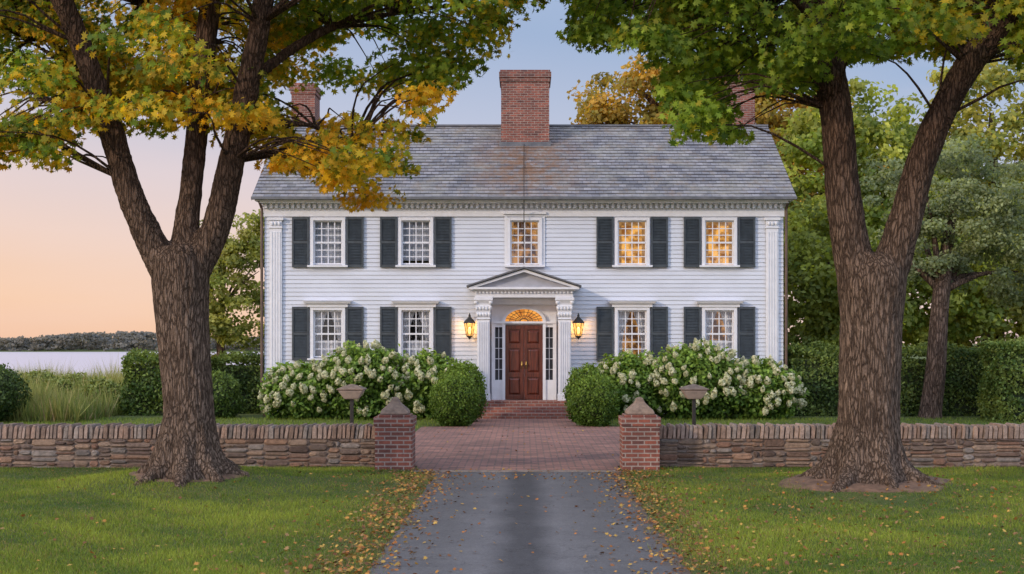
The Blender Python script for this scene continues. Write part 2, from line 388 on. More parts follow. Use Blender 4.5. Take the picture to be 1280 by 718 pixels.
# ------------------------------------------------------------ grass
def pnoise(x,y,s,o=0):
    return (np.sin(x*s+1.3*np.sin(y*s*.7+o))+np.sin(y*s*1.3+1.7*np.sin(x*s*.6+o*2))+.6*np.sin((x+y)*s*2.1+o))/2.6
def blades(name,x,y,h,w,C,label,cat,bend=.4):
    n=len(x); z=gz(x,y)-.004
    a=rng.uniform(0,2*np.pi,n); dx=np.cos(a)*w/2; dy=np.sin(a)*w/2
    bx=rng.normal(0,bend,n)*h; by=rng.normal(0,bend,n)*h
    V=np.zeros((n,3,3),np.float32)
    V[:,0]=np.stack([x-dx,y-dy,z],1);V[:,1]=np.stack([x+dx,y+dy,z],1);V[:,2]=np.stack([x+bx,y+by,z+h],1)
    me=bpy.data.meshes.new(name); me.vertices.add(n*3); me.vertices.foreach_set("co",V.ravel())
    me.loops.add(n*3); me.loops.foreach_set("vertex_index",np.arange(n*3,dtype=np.int32))
    me.polygons.add(n); me.polygons.foreach_set("loop_start",np.arange(0,n*3,3,dtype=np.int32)); me.polygons.foreach_set("loop_total",np.full(n,3,dtype=np.int32))
    me.update(calc_edges=True)
    ca=me.color_attributes.new("Col","FLOAT_COLOR","POINT"); cc=np.ones((n,3,4),np.float32); cc[:,:,:3]=C[:,None,:]
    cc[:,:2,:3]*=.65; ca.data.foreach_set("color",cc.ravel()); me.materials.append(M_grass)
    o=bpy.data.objects.new(name,me); link(o); tag(o,label,cat,kind="stuff"); return o
n=480000
y=10.2+10.5*rng.random(n)**1.25; x=rng.uniform(-1,1,n)*(y*.46)
cxs=rng.uniform(-9,9,1400); cys=10.2+10.5*rng.random(1400); id_=rng.integers(0,1400,32000)
xt=cxs[id_]+rng.normal(0,.05,32000); yt=cys[id_]+rng.normal(0,.05,32000)
tuft=np.concatenate([np.zeros(n),np.ones(32000)]); x=np.concatenate([x,xt]); y=np.concatenate([y,yt]); n=len(x)
edge=1.42+.12*pnoise(x,y,5)+.07*rng.normal(size=n)
k=(np.abs(x-.04)>edge+np.where(y>19,(y-19)*.2,0))&(np.hypot(x-TL[0],(y-TL[1])*1.2)>.66+.25*rng.random(n))&(np.hypot(x-TR[0],(y-TR[1])*1.2)>.95+.3*rng.random(n))&(y<20.65)
bare=np.exp(-((np.abs(x)-1.5)/.4)**2)
k&=(rng.random(n)>.5*bare)
x=x[k];y=y[k];tuft=tuft[k];n=len(x)
pn=pnoise(x,y,1.1)+.6*pnoise(x,y,3.7,2)
t=np.clip(.50+.5*pn+rng.normal(0,.22,n)-.15*tuft,0,1)[:,None]  # grass tone patches; broad light and dark ones also paint in shade
C=(1-t)*np.array([.095,.185,.024])+t*np.array([.38,.46,.065])
dry=(rng.random(n)<.07+.08*(pnoise(x,y,2.3,4)>.35)+.30*np.exp(-((np.abs(x)-1.5)/.5)**2))[:,None]; C=np.where(dry,np.array([.38,.28,.12]),C)*rng.uniform(.7,1.25,(n,1))
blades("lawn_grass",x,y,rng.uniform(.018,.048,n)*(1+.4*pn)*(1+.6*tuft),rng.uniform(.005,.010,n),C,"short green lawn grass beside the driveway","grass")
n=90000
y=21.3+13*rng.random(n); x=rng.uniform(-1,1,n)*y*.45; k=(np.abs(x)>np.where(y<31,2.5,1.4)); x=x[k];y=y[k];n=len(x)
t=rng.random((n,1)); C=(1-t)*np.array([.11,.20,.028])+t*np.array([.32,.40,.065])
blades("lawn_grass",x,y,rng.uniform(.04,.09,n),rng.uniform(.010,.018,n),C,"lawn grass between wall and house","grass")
n=130000
y=32.5+58*rng.random(n)**1.5; x=-y*rng.uniform(.20,.52,n)-1.5; k=((y>38.5)|(x<-11.3)); x=x[k];y=y[k];n=len(x)
pm=pnoise(x,y,.9)+.5*pnoise(x,y,2.3,1)
t=np.clip(.36+.5*pm+rng.normal(0,.2,n),0,1)[:,None]; C=(1-t)*np.array([.12,.21,.04])+t*np.array([.42,.42,.15])
hd=(rng.random(n)<.10)[:,None]; C=np.where(hd,np.array([.46,.36,.20]),C)*rng.uniform(.7,1.25,(n,1))
blades("meadow_grass",x,y,rng.uniform(.25,1.1,n)*np.clip(.8+.7*pm,.25,1.9)*np.where(y<36,.7,1),rng.uniform(.02,.045,n),C,"tall wild meadow grass sloping to the water","grass",.3)
def litter(x,y):
    z=gz(x,y)+np.where(np.abs(x)<1.4,.014,.03)+rng.uniform(0,.015,len(x))
    N=rng.normal(0,.4,(len(x),3)); N[:,2]=1
    pal=np.array([[.44,.17,.045],[.50,.25,.06],[.26,.11,.045],[.52,.33,.08],[.18,.085,.04],[.33,.20,.09]])
    C=pal[rng.integers(0,6,len(x))]*rng.uniform(.6,1.15,(len(x),1))
    return np.stack([x,y,z],1),N,C
m_=3600
y1=10.4+9.6*rng.random(m_); s=np.where(rng.random(m_)<.55,-1,1); x1=s*(1.52+rng.normal(0,.24,m_)*np.where(rng.random(m_)<.3,2.2,1)) 
y2=10.4+9.9*rng.random(600); x2=rng.uniform(-.46,.46,600)*y2
y3=10.4+7*rng.random(700); x3=rng.uniform(.13,.45,700)*y3
y4=18.7+1.6*rng.random(260); x4=rng.uniform(-2.6,2.3,260)
y5=21+10*rng.random(160); x5=rng.uniform(-2.4,2.4,160)
y6=TR[1]+rng.normal(-.4,1.0,260); x6=TR[0]+rng.normal(0,1.5,260)
x=np.concatenate([x1,x2,x3,x4,x5,x6]);y=np.concatenate([y1,y2,y3,y4,y5,y6]); k=(y<20.6)|(np.abs(x)<2.4); x=x[k];y=y[k]
P,N,C=litter(x,y)
o=leafmesh("fallen_leaves",P,N,rng.uniform(.02,.056,len(x)),C,MAPLE,M_litter); tag(o,"orange and brown maple leaves scattered on grass and driveway","leaves",kind="stuff")
# ------------------------------------------------------------ maples
def remeshed(mb,voxel,fur=.012):
    me=bpy.data.meshes.new("t"); me.from_pydata(mb.v,[],mb.f)
    o=bpy.data.objects.new("t",me); COL.objects.link(o)
    r=o.modifiers.new("r","REMESH"); r.mode='VOXEL'; r.voxel_size=voxel
    s=o.modifiers.new("s","SMOOTH"); s.iterations=14; s.factor=.7
    dg=bpy.context.evaluated_depsgraph_get(); m2=bpy.data.meshes.new_from_object(o.evaluated_get(dg))
    bpy.data.objects.remove(o); bpy.data.meshes.remove(me)
    nn=len(m2.vertices); co=np.zeros(nn*3);m2.vertices.foreach_get("co",co);co=co.reshape(-1,3)
    no=np.array([v.normal[:] for v in m2.vertices])
    d=np.array([ .9*(.5-abs(noise.noise(Vector((p[0]*11,p[1]*11,p[2]*1.3))))*2.2)+2.0*noise.noise(Vector((p[0]*2.2,p[1]*2.2,p[2]*1.1))) +.8*(.5-abs(noise.noise(Vector((p[0]*20,p[1]*20,p[2]*4.5))))*2) for p in co])
    co=co+no*(d*fur)[:,None]
    m2.vertices.foreach_set("co",co.ravel()); m2.update(); return m2
def maple(base,trunk,limbs,skirt,gaps,crown,nclump,colfn,label,roots,seed,rootr):
    bx,by=base; bz=float(gz(bx,by))
    E=empty("maple_tree",(bx,by,bz),label,"tree","maples beside the driveway")
    mb=MB()
    mb.tube([(p[0],by+p[3],p[1]) for p in trunk],[p[2] for p in trunk],20,sub=5)
    rr=random.Random(seed)
    r0=rootr
    for i in range(roots):
        a=2*math.pi*(i+rr.uniform(-.25,.25))/roots
        c=Vector((bx,by,bz-.04)); d=Vector((math.cos(a),math.sin(a),0)); ln=rr.uniform(.7,1.3)
        mb.tube([c+d*r0*.60+Vector((0,0,.85)),c+d*r0*.80+Vector((0,0,.45)),c+d*r0*1.08+Vector((0,0,.17)),c+d*(r0*1.05+.22*ln)+Vector((0,0,.03)),c+d*(r0+.55*ln)+Vector((0,0,-.12))],[.12,.15,.15,.12,.07],8,sub=3)
    pts=[]
    for lb in limbs:
        mb.tube([(p[0],by+p[3],p[1]) for p in lb],[p[2] for p in lb],12,sub=4)
        for p in lb[2:]: pts.append(Vector((p[0],by+p[3],p[1])))
    m2=remeshed(mb,.025)
    m2.transform(Matrix.Translation((-bx,-by,-bz))); m2.name="trunk"
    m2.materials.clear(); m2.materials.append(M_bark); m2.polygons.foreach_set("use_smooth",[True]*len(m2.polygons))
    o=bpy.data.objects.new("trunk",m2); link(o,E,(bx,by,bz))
    sx=[a for a,b in skirt]; sy=[b for a,b in skirt]
    clumps=[]; tries=0
    (cx,cy,cz),(rx,ry,rz)=crown
    def open_(p,r):
        q=655+1600*p.x/p.y; h=430-(p.z-2)*1600/p.y; pr=r*1600/p.y*.85
        return any(((q-gx)/(gw+pr))**2+((h-gy)/(gh+pr))**2<1 for gx,gy,gw,gh in gaps)
    def lowz(p,r):
        k=1600/p.y
        l=min(np.interp(655+(p.x-r*.9)*k,sx,sy),np.interp(655+(p.x+r*.9)*k,sx,sy),np.interp(655+p.x*k,sx,sy))
        return 2+(430-l)*p.y/1600+r*.62
    while len(clumps)<nclump and tries<90000:
        tries+=1
        d=Vector((rr.gauss(0,1),rr.gauss(0,1),rr.gauss(0,1))).normalized()*(rr.random()**.42)
        p=Vector((cx+d.x*rx,cy+d.y*ry,cz+d.z*rz)); r=rr.uniform(.20,.46)
        if p.z<lowz(p,r) or open_(p,r): continue
        if p.y<by-.2 and rr.random()<.70 and p.z<8.2: continue
        if p.z>8 and rr.random()<.6: continue
        gate=.09 if abs(p.x)<6.4 else .25
        if p.z<7.6 and noise.noise(Vector((p.x*.95+seed,p.y*.45,p.z*1.15)))>gate: continue
        clumps.append((p,r))
    for i in range(115):
        q=rr.uniform(sx[0],sx[-1]); yy=by+rr.uniform(-1.2,2.8)
        r=rr.uniform(.16,.32); X_=(q-655)*yy/1600; Z_=lowz(Vector((X_,yy,0)),r)+rr.uniform(0,.6)
        if ((X_-cx)/(rx*1.08))**2+((yy-cy)/ry)**2<1 and not open_(Vector((X_,yy,Z_)),r): clumps.append((Vector((X_,yy,Z_)),r))
    bm=MB()
    P=[];N=[];C=[];SZ=[]
    for p,r in clumps:
        best=min(pts,key=lambda q:(q-p).length+(1.2 if q.z>p.z+.3 else 0)+(.9 if abs(q.x-p.x)<.3 else 0))
        dd=(p-best).length
        if dd<3.4:
            mid=best.lerp(p,.5)+Vector((rr.uniform(-.25,.25),rr.uniform(-.2,.2),.15*dd))
            bm.tube([best,best.lerp(mid,.55)+Vector((rr.uniform(-.08,.08),0,.03)),mid,p.lerp(mid,.25)+Vector((0,0,rr.uniform(-.08,.08))),p],[.008+.008*dd,.008+.005*dd,.008+.002*dd,.006,.004],5,sub=2)
        nl=int(820*r*r*1.5)+20
        g=rng.normal(size=(nl,3)); g/=np.linalg.norm(g,axis=1,keepdims=True)
        g*=(rng.random((nl,1))**.5)*r*1.2; g[:,2]*=.62; g[:,0]*=1.35
        g[:,2]-=.12*np.abs(g[:,0])/r*.5
        P.append(np.array(p)+g)
        nn=rng.normal(size=(nl,3))*.6; nn[:,2]+=.55; nn[:,1]-=.6; nn[:,0]-=.3; N.append(nn+g/r*.4)
        C.append(colfn(p,r,g,nl,rr)); SZ.append(rng.uniform(.06,.128,nl))
    P=np.concatenate(P);N=np.concatenate(N);C=np.concatenate(C);SZ=np.concatenate(SZ)
    leafmesh("crown",P,N,SZ,C,MAPLE,M_leaf,parent=E)
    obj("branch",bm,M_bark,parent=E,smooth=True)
    print("leaves",len(P),"clumps",len(clumps))
    return E
GREEN1=np.array([.075,.155,.020]);GREEN2=np.array([.27,.37,.042]);YEL=np.array([.70,.54,.045]);ORA=np.array([.74,.38,.022])
def colL(p,r,g,nl,rr):
    q=655+1600*p.x/p.y; h=430-(p.z-2)*1600/p.y
    w=.14
    if 70<q<345: w=.44
    if 345<=q<540: w=.22+(.36 if h>110 else 0)
    if q<=70: w=.32
    if q>540: w=.14
    w+=.42*noise.noise(p*.9)
    t=np.clip(w+rng.normal(0,.20,nl)-g[:,2]/r*.20,0,1)[:,None]
    gr=GREEN1+(GREEN2-GREEN1)*rng.random((nl,1))
    au=YEL+(ORA-YEL)*np.clip(rng.random((nl,1))*.8+.5*noise.noise(p*1.7),0,1)
    k=np.clip((t-.28)/.42,0,1)
    return (gr*(1-k)+au*k)*rng.uniform(.7,1.25,(nl,1))*(.8+.35*rr.random())
def colR(p,r,g,nl,rr):
    q=655+1600*p.x/p.y
    w=.10+(.30 if q>1120 else 0)+.3*max(0,noise.noise(p*.8))
    t=np.clip(w+rng.normal(0,.16,nl),0,1)[:,None]
    gr=GREEN1+(GREEN2-GREEN1)*rng.random((nl,1))
    au=YEL*.8+(ORA-YEL)*.2*rng.random((nl,1))
    k=np.clip((t-.32)/.40,0,1)
    return (gr*(1-k)+au*k)*rng.uniform(.7,1.25,(nl,1))*(.85+.35*rr.random())
def mL(px,py,r,dy=0): return (-4.725+(px-235)/88.9, 2+(430-py)/88.9, r*.93/88.9, dy)
def mR(px,py,r,dy=0): return (4.70+(px-1082)/91, 2+(430-py)/91, r*.93/91, dy)
maple(TL,[mL(240,628,66),mL(239,600,58),mL(238,580,47),mL(237,556,38.5),mL(236,515,34),mL(232,460,33.5),mL(228,400,35),mL(226,355,37.5),mL(224,325,36),mL(222,308,27)],
 [[mL(214,352,22),mL(186,295,20,-.05),mL(160,228,17,-.1),mL(136,145,16.5,-.1),mL(110,62,15,-.3),mL(86,-10,13,-.6),mL(50,-120,10,-1.2),mL(0,-220,7,-1.8),mL(-40,-320,4,-2)],
  [mL(226,350,23),mL(230,290,18,.1),mL(236,215,15.5,.2),mL(243,130,15,.3),mL(250,50,14.5,.3),mL(258,-30,13.5,.3),mL(250,-160,11,.2),mL(240,-300,8,0),mL(235,-400,4,0)],
  [mL(236,352,22),mL(270,285,20,0),mL(291,205,17,-.1),mL(312,120,16,-.2),mL(332,40,15,-.4),mL(352,-40,13,-.6),mL(400,-140,10,-.9),mL(460,-240,7,-1.2),mL(500,-300,4,-1.4)],
  [mL(312,110,10,-.2),mL(345,60,8,.5),mL(400,10,7,1.1),mL(480,-20,6,1.6),mL(570,-40,4,1.9)],
  [mL(300,170,7,0),mL(335,150,6,.3),mL(385,150,5,.6),mL(430,170,3,.8)],
  [mL(240,130,9,.3),mL(215,60,8,1),mL(180,0,7,1.8),mL(110,-50,5,2.4)],
  [mL(134,140,8,-.1),mL(95,90,6.5,.3),mL(50,60,5,.7),mL(0,30,4,1)]],
 [(-80,205),(0,215),(60,226),(100,208),(128,160),(165,198),(195,180),(240,160),(290,190),(330,215),(380,235),(440,262),(500,262),(530,215),(545,140),(570,112),(610,100),(645,58),(680,28),(705,-20)],
 [(385,128,14,20),(165,175,14,22),(258,205,14,20),(600,140,50,30)],
 ((-4.2,18.6,8.3),(5.2,4.6,4.7)),560,colL,"large maple with green and golden leaves and three limbs",8,3,.40)
maple(TR,[mR(1082,645,80),mR(1082,612,70),mR(1082,592,57),mR(1083,568,47),mR(1085,530,42),mR(1087,470,41),mR(1089,400,41),mR(1090,358,45),mR(1090,335,41),mR(1090,318,28)],
 [[mR(1076,365,28),mR(1062,300,25,0),mR(1051,220,22.5,0),mR(1044,140,22,0),mR(1036,60,21,.1),mR(1024,-30,18,.1),mR(1000,-150,14,.3),mR(980,-280,9,.3),mR(970,-380,4,.3)],
  [mR(1102,365,28),mR(1122,300,23,-.1),mR(1140,225,19.5,-.2),mR(1164,155,18.5,-.3),mR(1197,90,18,-.4),mR(1237,32,17,-.6),mR(1290,-40,15,-.9),mR(1350,-140,10,-1.2),mR(1400,-240,6,-1.4)],
  [mR(1040,120,12,0),mR(1010,50,9,.5),mR(960,0,8,1.0),mR(880,-40,7,1.4),mR(780,-60,5,1.7)],
  [mR(1034,60,10,.1),mR(990,20,8,-.6),mR(930,0,7,-1.2),mR(840,-20,5,-1.6)]],
 [(660,-20),(685,20),(715,58),(740,75),(775,58),(805,78),(830,150),(850,192),(880,178),(900,192),(945,197),(960,150),(1000,135),(1060,95),(1100,80),(1150,100),(1200,80),(1240,60),(1290,100),(1360,150)],
 [(928,126,14,26),(1110,150,26,36),(755,100,40,18),(985,150,22,28)],
 ((4.7,18.0,8.3),(5.1,4.5,4.7)),560,colR,"large green maple forked into two heavy limbs",9,11,.46)
# ------------------------------------------------------------ background trees
def bgtree(name,base,tr,ells,nclump,lpc,rc,ls,ca,cb,label,lean=0,tpl=DIA,cat="tree",trunk_top=None,group=None):
    bz=float(gz(base[0],base[1])); E=empty(name,(base[0],base[1],bz),label,cat,group)
    mb=MB(); P=[];N=[];C=[]
    c0=Vector(ells[0][0]); top=Vector((base[0]+lean,base[1],trunk_top or c0.z-ells[0][1][2]*.3))
    b0=Vector((base[0],base[1],bz-.1))
    mb.tube([b0,b0+Vector((0,0,.25)),b0.lerp(top,.4)+Vector((.1*tr,0,0)),top,c0+Vector((0,0,ells[0][1][2]*.6))],[tr*1.5,tr*1.12,tr,tr*.85,tr*.2],10,sub=3)
    vol=[e[1][0]*e[1][1]*e[1][2] for e in ells]; tot=sum(vol)
    for (c,r),v in zip(ells,vol):
        c=Vector(c)
        for i in range(4):
            d=Vector((random.uniform(-1,1)*r[0],random.uniform(-1,1)*r[1],random.uniform(-.4,.6)*r[2]))*.75
            mb.tube([top,top.lerp(c+d,.5)+Vector((0,0,.2)),c+d],[tr*.45,tr*.25,tr*.06],6,sub=2)
        for i in range(int(nclump*v/tot)):
            d=np.array([random.gauss(0,1) for _ in range(3)]); d/=np.linalg.norm(d)
            if d[1]>.35: d[1]*=-1
            d*=random.random()**.3
            wob=1+.28*noise.noise(Vector(d*1.7)+c)
            p=np.array(c)+d*np.array(r)*wob; q=rc*random.uniform(.6,1.3)
            g=rng.normal(size=(lpc,3)); g/=np.linalg.norm(g,axis=1,keepdims=True); g*=(rng.random((lpc,1))**.45)*q; g[:,2]*=.6
            P.append(p+g); nn=rng.normal(size=(lpc,3))*.6+g/q*.8; nn[:,2]+=.5; nn[:,1]-=.4; nn[:,0]-=.2; N.append(nn)
            t=np.clip(random.random()*.8+rng.normal(0,.2,(lpc,1)),0,1)
            C.append((np.array(ca)*(1-t)+np.array(cb)*t)*rng.uniform(.7,1.25,(lpc,1))*random.uniform(.7,1.2))
    P=np.concatenate(P);N=np.concatenate(N);C=np.concatenate(C)
    obj("trunk",mb,M_bark2,parent=E,smooth=True)
    leafmesh("crown",P,N,rng.uniform(.7,1.3,len(P))*ls,C,tpl,M_leaf,parent=E)
    return E
bgtree("oak_tree",(8,60),.45,[((5.6,60,11.6),(4.0,3,3.6)),((9.5,60,11.0),(4.6,3.5,4.6)),((4.0,60,9.5),(2.6,2.6,2.6)),((13.5,60,9),(4,3,4.5))],520,110,.85,.25,(.22,.20,.04),(.62,.38,.06),"tall tree turning gold above the slate roof")
bgtree("oak_tree",(12.5,48),.4,[((12.2,48,7.6),(3.9,3,4.2)),((11.2,47,4.2),(3.1,2.5,3.2)),((15,48,5.0),(3,2.5,3.6))],400,100,.72,.22,(.16,.23,.045),(.44,.46,.09),"broad green tree beside the house gable")
bgtree("oak_tree",(19,52),.45,[((19,52,8.5),(4.6,3,4.8)),((18,50,4.4),(4,3,3.6)),((22,51,5.5),(3.5,2.5,4.4)),((20,51,2.4),(5,2,2.2))],500,100,.82,.24,(.18,.23,.055),(.54,.48,.10),"large leafy tree turning yellow behind the hedge")
bgtree("maple_tree",(10.0,41.5),.25,[((9.9,41.5,3.4),(2.3,1.9,2.9))],140,100,.6,.18,(.14,.19,.04),(.34,.38,.075),"small green tree at the house corner")
bgtree("pine_tree",(10.95,34.5),.27,[((12.0,35.4,5.7),(2.6,2.0,1.9)),((13.4,35.2,4.2),(1.9,1.6,1.3)),((10.6,35.4,4.3),(1.3,1.2,.9))],220,130,.42,.10,(.15,.20,.12),(.34,.39,.21),"grey-green tree with leaning trunk in front of hedge",lean=.30,trunk_top=3.4)
bgtree("birch_tree",(-10.9,46),.16,[((-10.7,46,3.9),(2.0,1.6,2.5)),((-10.2,46,5.3),(1.2,1.1,1.4))],150,90,.45,.15,(.17,.22,.05),(.48,.48,.14),"airy light green tree beside the hedge")
P=[];N=[];C=[]
for i in range(4200):
    x=random.uniform(-300,30); yb=random.uniform(484,540); hgt=5.2+2.6*noise.noise(Vector((x*.022,3,0)))+.9*noise.noise(Vector((x*.11,8,0)))
    z=-1+random.uniform(0,1)**.8*(hgt+1); q=random.uniform(.7,1.5); k=22
    g=rng.normal(size=(k,3)); g/=np.linalg.norm(g,axis=1,keepdims=True); g*=(rng.random((k,1))**.4)*q; g[:,2]*=.5; g[:,0]*=1.6
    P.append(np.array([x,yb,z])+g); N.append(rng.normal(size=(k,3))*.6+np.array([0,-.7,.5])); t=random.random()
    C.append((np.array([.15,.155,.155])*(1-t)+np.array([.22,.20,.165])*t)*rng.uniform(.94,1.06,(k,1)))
P=np.concatenate(P);N=np.concatenate(N);C=np.concatenate(C)
o=leafmesh("far_woods",P,N,rng.uniform(.9,1.5,len(P)),C,DIA,M_bush); tag(o,"low wooded shore across the bay","woods",kind="stuff")
# ------------------------------------------------------------ shrubs
def shell(c,r,n,amp=.12,f=2.0,zmin=0,thick=.12):
    g=rng.normal(size=(n,3)); g/=np.linalg.norm(g,axis=1,keepdims=True)
    w=np.array([1+amp*noise.noise(Vector(v*f)+Vector(c)) + amp*.5*noise.noise(Vector(v*f*3)+Vector(c)) for v in g])[:,None]
    d=1-thick*rng.random((n,1))**1.0+.03*rng.normal(size=(n,1))
    p=np.array(c)+g*np.array(r)*w*d; k=p[:,2]>zmin
    return p[k],g[k],d[k]
def ballshrub(name,c,r,n,ls,ca,cb,label,cat="shrub",group=None,amp=.17):
    E=empty(name,(c[0],c[1],0),label,cat,group)
    p,g,d=shell(c,r,n,amp,2.2,.02)
    p=p+g*(rng.random((len(p),1))**6)*.10
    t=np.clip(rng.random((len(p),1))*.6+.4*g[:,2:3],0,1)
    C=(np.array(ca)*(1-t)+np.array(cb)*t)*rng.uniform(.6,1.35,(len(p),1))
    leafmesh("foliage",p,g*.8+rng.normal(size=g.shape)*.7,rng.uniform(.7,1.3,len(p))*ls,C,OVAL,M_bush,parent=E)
    mb=MB(); mb.ell(c,[x*(.82-max(0,amp-.17)) for x in r]); obj("twigs",mb,M_twig,parent=E,smooth=True); return E
BA=(.055,.12,.016);BB=(.22,.33,.05)
gb="round boxwoods flanking the path"
ballshrub("boxwood_shrub",(-1.68,31.0,.60),(.58,.54,.64),9000,.055,BA,BB,"clipped round boxwood beside the brick path","shrub",gb)
ballshrub("boxwood_shrub",(1.70,31.0,.58),(.55,.52,.63),9000,.055,BA,BB,"clipped round boxwood beside the brick path","shrub",gb)
ballshrub("boxwood_shrub",(-1.60,32.6,.73),(.62,.6,.76),8000,.06,BA,BB,"clipped boxwood in front of hydrangeas","shrub",gb)
ballshrub("boxwood_shrub",(1.60,32.6,.68),(.53,.55,.74),8000,.06,BA,BB,"clipped boxwood in front of hydrangeas","shrub",gb)
ballshrub("boxwood_shrub",(-13.75,32.6,.7),(1.0,.9,.85),9000,.07,(.035,.075,.02),(.13,.19,.05),"dark rounded shrub behind the stone wall","shrub")
ballshrub("boxwood_shrub",(-8.4,34.6,.5),(.75,.6,.75),6000,.07,(.05,.10,.02),(.18,.26,.055),"low green shrub beside the hedge","shrub")
for (x,y,r) in ((-12.3,37.5,.65),(-14.6,41,.8),(-13.0,44,.9),(-17.5,46,.8),(-19.5,43,.6)):
    ballshrub("meadow_shrub",(x,y,.35),(r,r*.8,r*.8),3500,.10,(.10,.17,.035),(.32,.36,.11),"loose wild shrub in tall meadow grass","shrub","wild shrubs in the meadow",.4)
def hedge(x0,x1,y0,y1,h,n,ca,cb,label):
    E=empty("hedge",((x0+x1)/2,(y0+y1)/2,0),label,"hedge","hedges around the garden")
    w=[(x1-x0)*h,(x1-x0)*(y1-y0),(y1-y0)*h,(y1-y0)*h,(x1-x0)*h]; tot=sum(w); P=[];N=[]
    for i,a in enumerate(w):
        m=int(n*a/tot); u=rng.random(m);v=rng.random(m); dep=rng.random(m)*.12
        if i==0: p=np.stack([x0+u*(x1-x0),y0+dep,v*h],1);nn=(0,-1,0)
        elif i==1: p=np.stack([x0+u*(x1-x0),y0+v*(y1-y0),h-dep],1);nn=(0,0,1)
        elif i==2: p=np.stack([x0+dep,y0+u*(y1-y0),v*h],1);nn=(-1,0,0)
        elif i==3: p=np.stack([x1-dep,y0+u*(y1-y0),v*h],1);nn=(1,0,0)
        else: p=np.stack([x0+u*(x1-x0),y1-dep,v*h],1);nn=(0,1,0)
        P.append(p);N.append(np.tile(nn,(m,1)))
    P=np.concatenate(P);N=np.concatenate(N).astype(float)
    b=pnoise(P[:,0],P[:,2]*1.5+P[:,1],2.3)*.14+rng.normal(0,.055,len(P)); P=P+N*b[:,None]; P[:,2]=np.where(P[:,2]>h-.18,P[:,2]+.15*pnoise(P[:,0],P[:,1],1.9)+.10*rng.random(len(P)),P[:,2])
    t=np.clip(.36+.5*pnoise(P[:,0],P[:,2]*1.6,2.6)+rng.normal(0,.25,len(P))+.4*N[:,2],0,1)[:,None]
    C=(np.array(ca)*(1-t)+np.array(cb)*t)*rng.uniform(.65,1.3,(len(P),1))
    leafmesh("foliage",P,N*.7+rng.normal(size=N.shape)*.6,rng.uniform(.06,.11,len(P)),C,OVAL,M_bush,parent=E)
    mb=MB(); mb.box(x0+.14,x1-.14,y0+.14,y1-.14,0,h-.2); obj("twigs",mb,M_twig,parent=E)
hedge(-11.2,-9.05,35.6,37.0,1.60,14000,(.05,.10,.02),(.20,.27,.055),"clipped green hedge near the meadow")
hedge(-9.0,-7.45,36.6,38.0,1.55,10000,(.045,.09,.02),(.17,.23,.05),"dark hedge block against the house")
hedge(7.4,12.9,35.3,36.4,1.76,28000,(.05,.095,.025),(.19,.26,.06),"long dark clipped hedge beside the house")
hedge(12.1,16.5,32.6,33.9,2.0,26000,(.09,.16,.035),(.32,.39,.09),"lighter clipped hedge beyond the wall")
def blossom_mesh():
    n=110; g=rng.normal(size=(n,3)); g/=np.linalg.norm(g,axis=1,keepdims=True)
    z=g[:,2]; rad=np.where(z>0,1-.55*z,1); f=rng.uniform(.75,1.1,n)
    P=np.stack([g[:,0]*.095*rad*f,g[:,1]*.095*rad*f,z*.12*f],1)
    t=rng.random((n,1)); C=np.array([.52,.56,.32])*(1-t)+np.array([.80,.77,.58])*t
    o=leafmesh("blossom",P,g+rng.normal(size=g.shape)*.35,rng.uniform(.038,.06,n),C,PET,M_petal)
    me=o.data; bpy.data.objects.remove(o); return me
BM=[blossom_mesh() for _ in range(4)]
def hydrangea(c,r,nb,label):
    E=empty("hydrangea_shrub",(c[0],c[1],0),label,"shrub","hydrangeas along the house front")
    p,g,d=shell(c,r,11500,.26,2.5,.02,.35)
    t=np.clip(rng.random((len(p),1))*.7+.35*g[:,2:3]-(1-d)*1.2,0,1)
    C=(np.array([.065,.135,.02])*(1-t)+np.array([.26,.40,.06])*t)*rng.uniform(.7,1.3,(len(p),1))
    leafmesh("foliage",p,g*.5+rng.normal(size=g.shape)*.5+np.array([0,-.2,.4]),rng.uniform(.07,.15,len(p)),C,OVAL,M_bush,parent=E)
    mb=MB(); mb.ell(c,[x*.68 for x in r]); obj("twigs",mb,M_twig,parent=E,smooth=True)
    k=0;tr=0;pl=[]
    while k<nb and tr<6000:
        tr+=1
        v=Vector((random.gauss(0,1),random.gauss(-.5,.9),random.gauss(.35,.8))).normalized()
        q=Vector((c[0]+v.x*r[0]*1.02,c[1]+v.y*r[1]*1.03,c[2]+v.z*r[2]*1.03))
        if q.z<.25 or any((q-w).length<.15 for w in pl): continue
        if random.random()<.65 and noise.noise(q*1.3)<0: continue
        pl.append(q);k+=1
        o=bpy.data.objects.new("blossom",random.choice(BM)); link(o,E,q)
        s=random.uniform(.6,1.1); o.scale=(s,s,s*random.uniform(.95,1.35))
        o.rotation_euler=(random.uniform(.1,.9)*(1 if v.y<0 else -1),v.x*.8+random.uniform(-.4,.4),random.uniform(0,6.28))
gl="white-flowering hydrangea shrub against clapboard wall"
hydrangea((-5.95,34.3,.66),(1.12,.85,.85),54,gl)
hydrangea((-4.30,34.2,.92),(1.30,.95,1.08),82,"tall "+gl)
hydrangea((-2.6,34.4,.78),(1.15,.8,.97),54,gl)
hydrangea((2.95,34.4,.78),(1.15,.8,.97),54,gl)
hydrangea((4.65,34.2,.90),(1.4,.95,1.08),84,"tall "+gl)
hydrangea((6.3,34.3,.70),(1.15,.85,.88),60,gl)
